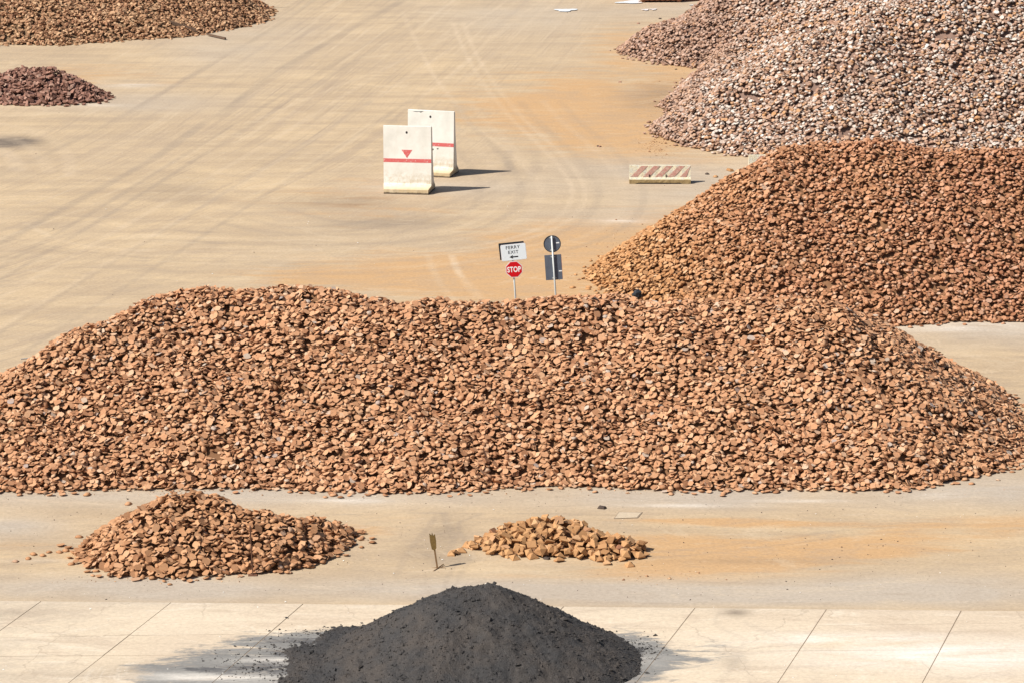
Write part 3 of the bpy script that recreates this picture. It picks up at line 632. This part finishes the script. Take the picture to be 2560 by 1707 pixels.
for p in ((1607, 90), (1585, 118), (1660, 145), (1640, 155), (1690, 175), (1720, 200), (1725, 235), (1550, 207), (1596, 60), (1650, 48), (1500, 368), (1495, 367)):
    stray(p[0], p[1], 'lump', M_dark if random.random() < .5 else M_purple, 'small dark chip on the open ground left of the pale grey heap', random.uniform(.5, .8), 'stone', 'stone', 'dark chips left of the pale grey heap')
# fine debris over the yard
n = 1500; pp = []
for _ in range(n):
    px = random.uniform(-40, 2600); py = random.choice((random.uniform(-10, 760), random.uniform(1225, 1500), random.uniform(1225, 1500)))
    x, y = G(px, py); pp.append((x, y, .0))
pp = np.array(pp); o = scatter_stones('ground_debris', pp, RNG.exponential(.005, n)+.005, M_dark); tag(o, 'tiny dark chips scattered over the yard')
n = 420; pp = []
for _ in range(n):
    px = random.uniform(-40, 2600); py = random.choice((random.uniform(300, 760), random.uniform(1225, 1700)))
    x, y = G(px, py); pp.append((x, y, .012))
o = scatter_stones('pale_debris', np.array(pp), RNG.exponential(.005, n)+.007, simple('white_chip', (.8, .78, .72)), None, .3); tag(o, 'tiny white chips scattered over the yard')
pp = []
for (px, py, n_, sx, sy) in ((1670, 250, 260, 30, 70), (1640, 365, 160, 25, 12), (1680, 150, 80, 40, 15), (1450, 690, 40, 40, 25), (1560, 600, 60, 40, 30), (1640, 1440, 30, 80, 10), (400, 1228, 60, 200, 5), (1300, 1228, 120, 500, 5), (400, 1445, 60, 130, 6)):
    for _ in range(n_): x, y = G(random.gauss(px, sx), random.gauss(py, sy)); pp.append((x, y, .005))
pp = np.array(pp); o = scatter_stones('rust_debris', pp, RNG.exponential(.010, len(pp))+.009, M_brown); tag(o, 'rusty crumbs strewn beside the heaps')

# ---------------------------------------------------------------- small props
def box(x0, x1, y0, y1, z0, z1):
    v = [(x0, y0, z0), (x1, y0, z0), (x1, y1, z0), (x0, y1, z0), (x0, y0, z1), (x1, y0, z1), (x1, y1, z1), (x0, y1, z1)]
    return v, [(3, 2, 1, 0), (0, 1, 5, 4), (1, 2, 6, 5), (2, 3, 7, 6), (3, 0, 4, 7), (4, 5, 6, 7)]
def prism(outline, y0, y1):           # outline in x,z
    n = len(outline); v = [(x, y0, z) for x, z in outline]+[(x, y1, z) for x, z in outline]
    return v, [tuple(range(n)), tuple(range(2*n-1, n-1, -1))]+[(i, n+i, n+(i+1) % n, (i+1) % n) for i in range(n)]
def tube(p, q, r, seg=12, r2=None):
    p = Vector(p); q = Vector(q); d = (q-p).normalized(); a = d.orthogonal().normalized(); b = d.cross(a); r2 = r if r2 is None else r2
    v = [p+(a*math.cos(t)+b*math.sin(t))*r for t in [2*math.pi*i/seg for i in range(seg)]]+[q+(a*math.cos(t)+b*math.sin(t))*r2 for t in [2*math.pi*i/seg for i in range(seg)]]
    return v, [tuple(range(seg-1, -1, -1)), tuple(range(seg, 2*seg))]+[(i, (i+1) % seg, seg+(i+1) % seg, seg+i) for i in range(seg)]
def rrect(w, h, r, n=5, cx=0, cz=0):
    out = []
    for sx, sz, a0 in ((1, 1, 0), (-1, 1, 90), (-1, -1, 180), (1, -1, 270)):
        for k in range(n+1):
            a = math.radians(a0+90*k/n); out.append((cx+sx*(w/2-r)+r*math.cos(a), cz+sz*(h/2-r)+r*math.sin(a)))
    return out
def text_part(txt, size, loc, mat, parent, name, off=0.0, sx=1.0, sz=1.0, space=1.0):
    cu = bpy.data.curves.new('t', 'FONT'); cu.body = txt; cu.size = size; cu.align_x = 'CENTER'; cu.align_y = 'CENTER'; cu.extrude = .0015; cu.offset = off; cu.space_character = space; cu.resolution_u = 4
    t = bpy.data.objects.new('t', cu); C.objects.link(t); bpy.context.view_layer.update()
    me = bpy.data.meshes.new_from_object(t.evaluated_get(bpy.context.evaluated_depsgraph_get())); bpy.data.objects.remove(t); me.materials.clear(); me.materials.append(mat); me.name = name
    # centre on its own outline
    xs_ = [v.co.x for v in me.vertices]; ys_ = [v.co.y for v in me.vertices]; cx = (min(xs_)+max(xs_))/2; cy = (min(ys_)+max(ys_))/2
    for v in me.vertices: v.co.x = (v.co.x-cx)*sx; v.co.y = (v.co.y-cy)*sz
    o = bpy.data.objects.new(name, me); C.objects.link(o); o.parent = parent; o.location = loc; o.rotation_euler = (math.radians(90), 0, 0); return o
M_galv = simple('galvanised_steel', (.46, .47, .45), .12, 12, .5, .5, .2)
M_back = simple('grey_sign_back', (.15, .18, .23), .22, 5, .42, .5, .35)
M_darkp = simple('dark_frame', (.03, .035, .04), .1, 9, .5)
M_white = simple('white_sign_face', (.80, .86, .88), .04, 6, .4, .4)
M_red = simple('red_sign_face', (.62, .006, .014), .06, 8, .4, .4)
M_wl = simple('white_letter', (.9, .9, .88), .03, 8, .5); M_blk = simple('black_letter', (.015, .015, .018), .1, 8, .5); M_edge = simple('white_edge', (.75, .66, .64), .05, 9, .5)
LEAN = -math.radians(4.2)
# sign with FERRY EXIT and STOP
YS = 106.0
def lean_root(name, px_lo, px_hi, label):
    a = P(*px_lo, YS); b = P(*px_hi, YS); bx = a.x+(a.x-b.x)/(b.z-a.z)*a.z
    r = empty(name, (bx, YS, 0)); r.rotation_euler = (0, -math.atan2(bx-b.x, b.z), 0); tag(r, label, 'road sign'); bpy.context.view_layer.update(); return r
r1 = lean_root('road_sign', (1288, 738), (1284, 680), 'leaning pole with white FERRY EXIT arrow panel above a red STOP octagon')
def loc1(r, px, py):                  # local x,z of a pixel on the sign plane
    v = r.matrix_world.inverted() @ P(px, py, YS); return v.x, v.z
zt = loc1(r1, 1285, 612)[1]
mesh_obj('pole', *tube((0, .05, -.1), (0, .05, zt), .030), M_galv, r1, True)
cx, cz = loc1(r1, 1284, 631)
W_, H_ = .84, .555
pn = empty('panel_dummy', (0, 0, 0)); bpy.data.objects.remove(pn)
tl = math.radians(2.2)
def rotp(pts, cx, cz, a): return [(cx+(x)*math.cos(a)-(z)*math.sin(a), cz+(x)*math.sin(a)+(z)*math.cos(a)) for x, z in pts]
mesh_obj('rear_panel', *prism(rotp(rrect(W_*1.0, H_*1.02, .01, 1), cx-.055, cz+.035, tl), .085, .10), M_darkp, r1)
fp = mesh_obj('direction_panel', *prism(rotp(rrect(W_, H_, .05), cx, cz, tl), -.004, .012), M_darkp, r1)
mesh_obj('panel_face', *prism(rotp(rrect(W_-.022, H_-.022, .042), cx, cz, tl), -.008, -.004), M_white, fp)
mesh_obj('panel_rim', *prism(rotp(rrect(W_, H_, .05), cx, cz, tl), -.0055, -.0045), M_edge, fp)
for txt, dz, nm in (('FERRY', .168, 'ferry_lettering'), ('EXIT', .006, 'exit_lettering')):
    p = rotp([(-.01, dz)], cx, cz, tl)[0]; t = text_part(txt, .150, (p[0], -.0095, p[1]), M_blk, fp, nm, .001, 1.02, 1.0, 1.15); t.rotation_euler = (math.radians(90), -tl, 0)
ar = [(-.145, 0), (-.02, .068), (-.045, .02), (.145, .02), (.145, -.02), (-.045, -.02), (-.02, -.068)]
mesh_obj('arrow', *prism(rotp([(x-.01, z-.158) for x, z in ar], cx, cz, tl), -.011, -.008), M_blk, fp)
sx, sz = loc1(r1, 1285.2, 674)
R8 = .277/math.cos(math.radians(22.5)); oc = [(math.cos(math.radians(22.5+45*i)), math.sin(math.radians(22.5+45*i))) for i in range(8)]
st_ = mesh_obj('stop_panel', *prism([(sx+x*R8, sz+z*R8) for x, z in oc], -.006, .012), M_edge, r1)
mesh_obj('red_face', *prism([(sx+x*(R8-.028), sz+z*(R8-.028)) for x, z in oc], -.010, -.006), M_red, st_)
text_part('STOP', .215, (sx, -.012, sz), M_wl, st_, 'stop_lettering', .006, .84, 1.18, 1.06)
for z in (sz+.12, sz-.12, cz+.12, cz-.12): mesh_obj('bracket', *box(-.05, .05, .014, .075, z-.012, z+.012), M_galv, r1)
# sign seen from the back
r2 = lean_root('road_sign', (1389, 738), (1379, 592), 'leaning pole with a round sign above a rectangular sign, both seen from their grey backs')
x2, z2 = loc1(r2, 1380.5, 610.5); x3, z3 = loc1(r2, 1384, 669)
zt = loc1(r2, 1379, 590)[1]
mesh_obj('pole', *tube((0, -.04, -.1), (0, -.04, zt), .030), M_galv, r2, True)
cir = [(x2+.285*math.cos(2*math.pi*i/40), z2+.285*math.sin(2*math.pi*i/40)) for i in range(40)]
rd = mesh_obj('round_panel', *prism(cir, 0, .012), M_back, r2)
ro = [(x2+.288*math.cos(2*math.pi*i/40), z2+.288*math.sin(2*math.pi*i/40)) for i in range(40)]; ri = [(x2+.268*math.cos(2*math.pi*i/40), z2+.268*math.sin(2*math.pi*i/40)) for i in range(40)]
rv = [(x, y, z) for y in (-.008, .014) for x, z in ro]+[(x, -.008, z) for x, z in ri]+[(x, 0.001, z) for x, z in ri]
rf = []
for i in range(40):
    j = (i+1) % 40; rf += [(i, j, 80+j, 80+i)[::-1], (i, j, 40+j, 40+i), (80+i, 80+j, 120+j, 120+i)[::-1]]
mesh_obj('rim', rv, rf, M_darkp, rd)
mesh_obj('sticker', *box(x2+.13, x2+.235, -.004, -.001, z2+.005, z2+.045), M_wl, rd)
sq = mesh_obj('rectangular_panel', *prism(rrect(.56, .85, .01, 2, x3, z3), 0, .012), M_back, r2)
M_redge = simple('red_edge', (.25, .06, .07), .1, 9)
mesh_obj('red_border', *box(x3+.272, x3+.280, -.004, .0, z3-.42, z3+.42), M_redge, sq)
mesh_obj('sticker', *box(x3+.165, x3+.27, -.004, -.001, z3-.155, z3-.115), M_wl, sq)
for z in (z2+.21, z2-.21, z3+.36, z3-.36): mesh_obj('bracket', *box(-.075, .075, -.022, -.001, z-.016, z+.016), M_galv, r2)

# concrete wall elements
def m_wall():
    m = NT('painted_concrete', .85, .25); tc = m.n('ShaderNodeTexCoord').outputs['Object']
    n = m.noise(.9, 6, vec=tc, rough=.65); n2 = m.noise(5, 6, vec=tc, rough=.7); n3 = m.noise(2.0, 5, sc=(1, 1, .35), vec=tc)
    sp = m.n('ShaderNodeSeparateXYZ'); m.set(sp.inputs[0], tc); z = sp.outputs[2]
    c = m.mix(m.ss(n, .35, .7), (.80, .785, .725), (.66, .645, .585))
    c = m.mix(m.mul(m.ss(n3, .5, .75), .35), c, (.62, .57, .48))
    low = m.mul(m.ss(z, 1.25, .25), m.ss(m.add(n2, m.mul(n, .5)), .62, .92)); c = m.mix(m.mul(low, .75), c, (.47, .36, .20))
    low2 = m.ss(m.add(z, m.mul(n2, .3)), .62, .32); c = m.mix(m.mul(low2, .8), c, (.50, .38, .215))
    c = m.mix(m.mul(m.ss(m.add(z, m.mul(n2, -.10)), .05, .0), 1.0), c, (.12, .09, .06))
    m.color(c); m.bump(n2, .35, .01); return m.m
M_wall = m_wall()
def m_stripe():
    m = NT('worn_red_paint', .7, .3); tc = m.n('ShaderNodeTexCoord').outputs['Object']; n = m.noise(16, 5, vec=tc, rough=.7)
    c = m.mix(m.ss(n, .57, .63), (.60, .125, .12), (.66, .62, .57)); m.color(c); return m.m
M_strp = m_stripe(); M_hole = simple('hole_dark', (.02, .02, .02))
def wall_element(px, py, yaw, label, roll=0.0, scale=1.0, tri=True):
    x, y = G(px, py); r = empty('wall_element', (x, y, 0), math.radians(yaw)); r.rotation_euler[1] = math.radians(roll); tag(r, label, 'concrete wall', 'tall white concrete wall elements'); r.scale = (scale,)*3
    Wd, Ht = 2.0, 2.82
    prof = [(0, Ht), (.0, .42), (-.05, .34), (-.26, .20), (-.26, 0), (1.10, 0), (1.10, .16), (.72, .40), (.13, Ht)]   # y, z
    n = len(prof); v = []; cols = 14
    for k in range(cols+1):
        t = k/cols; X_ = -Wd/2+t*Wd
        for i, (yy_, zz) in enumerate(prof):
            e = 0.0
            if i in (3, 4): e = .10*(t-.5)*-2*0+(.10 if k == cols else (-.04 if k == 0 else 0))*-1
            jy = RNG.uniform(-.012, .012) if i in (3, 4) else 0; jz = RNG.uniform(-.010, .012) if i in (0,) and k < 6 else 0
            v.append((X_+(e if i in (3, 4) else 0), yy_+jy, zz+jz))
    f = [tuple(range(n)), tuple(cols*n+i for i in range(n-1, -1, -1))]
    for k in range(cols):
        for i in range(n): j = (i+1) % n; f.append((k*n+i, (k+1)*n+i, (k+1)*n+j, k*n+j))
    b = mesh_obj('concrete_body', v, f, M_wall, r)
    bm_fix(b)
    mesh_obj('red_stripe', *box(-Wd/2+.002, Wd/2-.002, -.004, -.001, 1.30, 1.455), M_strp, r)
    if tri: mesh_obj('red_triangle', *prism([(-.24, 1.83), (-.015, 1.48), (.21, 1.83)], -.004, -.001), M_strp, r)
    mesh_obj('lifting_hole', *prism([(-.02+.045*math.cos(a), 2.56+.055*math.sin(a)) for a in [i*math.pi/6 for i in range(12)]], -.003, -.001), M_hole, r)
    for xo in (.30, .62):             # end rib
        pass
    # tongue rib on the right end face, following the taper
    rb = [(Wd/2, .22, .42), (Wd/2, .42, .42), (Wd/2, .085, Ht-.02), (Wd/2, .045, Ht-.02)]
    vv = [(a, b_, c_) for a, b_, c_ in rb]+[(a+.03, b_+.004, c_) for a, b_, c_ in rb]
    mesh_obj('end_rib', vv, [(0, 1, 2, 3), (7, 6, 5, 4), (0, 4, 5, 1), (1, 5, 6, 2), (2, 6, 7, 3), (3, 7, 4, 0)], M_wall, r)
    return r
def bm_fix(o):
    import bmesh
    bm = bmesh.new(); bm.from_mesh(o.data); bmesh.ops.recalc_face_normals(bm, faces=bm.faces); bm.to_mesh(o.data); bm.free()
wall_element(1019, 484, -7, 'nearer white wall element with red triangle above its red stripe', 0.0, 1.0)
wall_element(1076, 441, -11, 'farther white wall element half hidden behind the nearer one, its top edge chipped', 0.8, 1.0, False)

rear = [o for o in C.objects if o.get('label', '').startswith('farther white wall')][0]
for (a_, b_, c_, d_) in ((.10, 1.16, .035, .05), (.30, 1.20, .05, .03), (-.02, 1.10, .03, .03)):
    mesh_obj('chip', *prism([(a_+c_*math.cos(t)*random.uniform(.6, 1.2), b_+d_*math.sin(t)*random.uniform(.6, 1.2)) for t in [i*math.pi/4 for i in range(8)]], -.003, -.001), M_hole, rear)
mesh_obj('top_crack', *prism([(-.98, 2.77), (-.80, 2.765), (-.66, 2.74), (-.50, 2.75), (-.44, 2.72), (-.36, 2.765), (-.30, 2.79), (-.45, 2.77), (-.66, 2.765)], -.003, -.001), M_hole, rear)
# striped barrier
def m_bar(name, c0, c1, low):
    m = NT(name, .88, .2); tc = m.n('ShaderNodeTexCoord').outputs['Object']; n = m.noise(7, 6, vec=tc, rough=.75); n2 = m.noise(22, 4, vec=tc, rough=.7)
    sp = m.n('ShaderNodeSeparateXYZ'); m.set(sp.inputs[0], tc); z = sp.outputs[2]
    c = m.mix(m.ss(n, .42, .62), c0, c1); c = m.mix(m.ss(n2, .54, .64), c, (.30, .27, .21))
    if low: c = m.mix(m.ss(m.add(z, m.mul(n, .06)), .235, .19), c, m.mix(n2, (.17, .12, .06), (.45, .33, .16)))
    m.color(c); m.bump(n2, .6, .02); return m.m
M_bar = m_bar('flaking_white_barrier_paint', (.62, .54, .38), (.52, .50, .42), True); M_bred = m_bar('flaking_red_barrier_paint', (.40, .19, .155), (.47, .31, .245), False)
def barrier(px, py, yaw, label):
    x, y = G(px, py); r = empty('barrier', (x, y, 0), math.radians(yaw)); tag(r, label, 'barrier', 'red and white striped concrete barriers')
    Wd = 2.58; prof = [(-.30, .045), (-.30, .17), (-.19, .27), (-.09, .74), (.09, .74), (.19, .27), (.30, .17), (.30, .045)]
    n = len(prof); v = []; cols = 22
    for k in range(cols+1):
        t = k/cols
        for i, (a, c_) in enumerate(prof):
            zz = c_+RNG.uniform(-.008, .008)
            if i in (0, 7) and (t < .10 or t > .86): zz = 0.0
            v.append((-Wd/2+t*Wd, a+RNG.uniform(-.008, .008), zz))
    f = [tuple(range(n)), tuple(cols*n+i for i in range(n-1, -1, -1))]
    for k in range(cols):
        for i in range(n): j = (i+1) % n; f.append((k*n+i, (k+1)*n+i, (k+1)*n+j, k*n+j))
    b = mesh_obj('concrete_body', v, f, M_bar, r); bm_fix(b)
    # slanting red stripes on the sloped face
    def on(x_, t, o=.012): return (x_, -.19+.10*t-o, .27+.47*t+.1*o)
    for k in range(5):
        xa = -Wd/2+.05+k*.52; w_ = .27; sh = .46
        xs0 = [max(-Wd/2+.01, min(Wd/2-.01, q)) for q in (xa, xa+w_, xa+w_+sh, xa+sh)]
        a = [on(xs0[0], .02), on(xs0[1], .02), on(xs0[2], .97), on(xs0[3], .97)]; b_ = [(p[0], p[1]+.02, p[2]) for p in a]
        mesh_obj('red_stripe', a+b_, [(0, 1, 2, 3), (7, 6, 5, 4), (0, 4, 5, 1), (1, 5, 6, 2), (2, 6, 7, 3), (3, 7, 4, 0)], M_bred, r)
    for xo in (-.47, .23): mesh_obj('slot', *box(xo, xo+.035, -.215, -.15, .26, .38), M_hole, r)
    return r
barrier(1649.5, 457, 0, 'low concrete barrier with slanting red and white stripes standing alone on bare ground')
barrier(1946, 430, 3, 'red and white barrier almost buried at the edge of the orange heap')

# stake with green flag
M_wood = simple('weathered_wood', (.20, .12, .06), .3, 14, .85); M_green = simple('olive_ribbon', (.16, .10, .03), .5, 14, .8); M_rust = simple('rusty_steel', (.13, .06, .035), .3, 15, .8)
x, y = G(1093.5, 1419); r = empty('marker_stake', (x, y, 0)); r.rotation_euler = (0, -math.radians(8), 0); tag(r, 'leaning wooden stake with an olive green ribbon, left of the ochre pyramid heap', 'stake')
mesh_obj('post', *box(-.022, .022, -.018, .018, 0, .80), M_wood, r)
fl = [(-.07, .55), (.0, .50), (.055, .56), (.075, .75), (.07, .95), (.02, .90), (.0, 1.0), (-.03, .92), (-.075, .98), (-.085, .75)]
mesh_obj('ribbon', *prism(fl, -.03, .03), M_green, r)
mesh_obj('foot_bar_and_shadow', *tube((-.10, -.26, .012), (.16, .24, .012), .016, 6), M_wood, r)
mesh_obj('foot_bar_and_shadow', *tube((-.18, .05, .012), (.20, -.02, .012), .010, 6), M_wood, r)  # thin shadow on the ground, modelled as a dark bar
x, y = G(632, 1437); r = empty('marker_stake', (x, y, 0)); r.rotation_euler = (0, -math.radians(2), 0); tag(r, 'thin rusty stake standing in front of the small left heap', 'stake')
mesh_obj('post', *tube((0, 0, 0), (0, 0, 1.15), .016, 8), M_rust, r); mesh_obj('flat_tag', *box(-.012, .012, -.10, .10, .95, 1.35), M_rust, r); mesh_obj('base_plate', *box(-.12, .12, -.09, .09, .0, .02), M_rust, r)
# thin post by the brown scrap heap
x, y = G(647, 24); r = empty('thin_post', (x, y, 0)); tag(r, 'thin brown post at the right tip of the brown scrap heap', 'post')
mesh_obj('post', *tube((0, 0, 0), (0, 0, 2.0), .035, 8), M_rust, r)
# planks on the scrap heap
def on_heap_px(px, py, Y): return P(px, py, Y)
SCRAP = [[(-44, 183, 6.2), (-34, 183, 6.2), (-27, 184, 6.0), (-23.0, 184.5, 5.5)], [(-23, 184.5, 5.5), (-18.5, 187.5, 2.2)]]
def on_scrap(px, py):                 # where the view line meets the scrap heap
    Yv = np.arange(165, 195, .05); d = ray(px, py); Xv = d[0]/d[1]*Yv; Zv = CAM_H+d[2]/d[1]*Yv
    hv = np.maximum(heights(Xv, Yv, SCRAP, .60, 41), 0); k = int(np.argmax(Zv < hv+.05)); return Vector((Xv[k], Yv[k]-.15, Zv[k]+.05))
def plank(px0, px1, label, wd=.16):
    a = on_scrap(*px0); b = on_scrap(*px1); d = (b-a); L = d.length; o = mesh_obj('plank', *box(0, L, -.05, .05, -wd/2, wd/2), M_darkwood); o.location = a; o.rotation_euler = d.to_track_quat('X', 'Z').to_euler(); tag(o, label, 'plank')
M_darkwood = simple('dark_plank', (.12, .075, .05), .3, 6)
plank((424, 57), (490, 78), 'dark plank lying on the lower right slope of the brown scrap heap')
plank((520, 88), (564, 98), 'thin brown plank sticking out of the foot of the brown scrap heap', .09)
# pale rods and black bag
a = P(52, 897, 97.3); b = P(98, 892, 97.6); o = mesh_obj('metal_rod', *tube((0, 0, 0), b-a, .022, 6), M_galv); o.location = a; tag(o, 'thin pale metal rod poking from the left crest of the long heap', 'rod')
M_bag = simple('black_plastic', (.02, .022, .027), .3, 10, .35, .6)
bag = P(1593, 737, 101.0); v = []; 
base = [(math.cos(a)*math.cos(e), math.sin(a)*math.cos(e), math.sin(e)) for e in (-1.2, -.5, .1, .6, 1.2) for a in [i*math.pi/5 for i in range(10)]]
v = [(x*.17*random.uniform(.75, 1.2), y*.15*random.uniform(.75, 1.2), z*.15*random.uniform(.8, 1.2)) for x, y, z in base]
f = [(r_*10+i, r_*10+(i+1) % 10, (r_+1)*10+(i+1) % 10, (r_+1)*10+i) for r_ in range(4) for i in range(10)]+[tuple(range(9, -1, -1)), tuple(range(40, 50))]
o = mesh_obj('rubbish_bag', v, f, M_bag); o.location = bag; tag(o, 'crumpled black bag where the long heap meets the orange heap', 'bag')
# drain cover
x, y = G(1565, 1286); q = [G(1537, 1295), G(1592, 1293), G(1603, 1281), G(1548, 1280)]
v = [(a_-x, b_-y, .012) for a_, b_ in q]+[(a_-x, b_-y, .0) for a_, b_ in q]
o = mesh_obj('drain_cover', v, [(0, 1, 2, 3), (4, 5, 1, 0), (5, 6, 2, 1), (6, 7, 3, 2), (7, 4, 0, 3)], simple('pale_cover', (.48, .39, .28), .2, 12, bump=.4)); o.location = (x, y, 0); tag(o, 'pale rectangular cover set in the ground behind the ochre pyramid heap', 'drain cover')
mesh_obj('frame', [(a_-x, b_-y, .006) for a_, b_ in (G(1534, 1296), G(1594, 1294), G(1607, 1279.5), G(1547, 1278.5))], [(0, 1, 2, 3)], M_joint, o)
# steel container edge at the top
M_cont = simple('rusty_container', (.30, .13, .07), .3, 3, .75, bump=.3)
x0_ = G(1600, 7)[0]; x1_ = G(1706, 7)[0]; y_ = G(1600, 7)[1]
r = empty('container', (x0_, y_, 0)); tag(r, 'rusty brown steel container edge showing at the top right of the yard', 'container')
mesh_obj('body', *box(0, x1_-x0_, 0, 2.4, .12, 1.3), M_cont, r)
for k in range(8): mesh_obj('rib', *box(.1+k*(x1_-x0_-.3)/7, .2+k*(x1_-x0_-.3)/7, -.05, -.001, .14, 1.28), M_cont, r)
mesh_obj('skid', *box(.1, .3, .1, 2.3, 0, .12), M_cont, r); mesh_obj('skid', *box(x1_-x0_-.3, x1_-x0_-.1, .1, 2.3, 0, .12), M_cont, r)
r = empty('container', (x1_+.15, y_+.6, 0)); tag(r, 'second rusty steel skip partly behind the pale grey heap at the top edge', 'container')
mesh_obj('body', *box(0, 2.4, 0, 2.0, 0, 1.0), M_cont, r); mesh_obj('rim', *box(-.05, 2.45, -.05, 2.05, 1.0, 1.08), M_cont, r)
# puddles, their bright glint painted in as a white base colour
def m_pud():
    m = NT('puddle_white_glint', .12, .6); m.color(m.mix(m.noise(2, 3), (.9, .9, .9), (.97, .97, .96))); return m.m
M_pud = m_pud()
for (px, py, wx, wy, lb) in ((1414, 27, 27, 3.2, 'white puddle alone on open ground at the top, left of the others'), (1575, 7, 30, 3.6, 'white puddle touching the left end of the rusty container'), (1614, 26, 9, 1.8, 'left half of a small double white puddle below the container'), (1633, 25, 9, 1.5, 'right half of a small double white puddle below the container'), (1745, 14, 18, 1.8, 'thin white puddle at the foot of the pale grey heap by the containers')):
    pts = []
    for i in range(20):
        a = 2*math.pi*i/20; s = 1+.28*math.sin(3*a+px)+.15*random.uniform(-1, 1); g_ = G(px+wx*s*math.cos(a), py-wy*s*math.sin(a)+.06*(wx*math.cos(a))*-.35); pts.append((g_[0], g_[1], .03))
    c0 = pts[0]; o = mesh_obj('puddle', [(a-c0[0], b-c0[1], 0) for a, b, c_ in pts], [tuple(range(20))], M_pud); o.location = (c0[0], c0[1], .03); tag(o, lb, 'puddle')
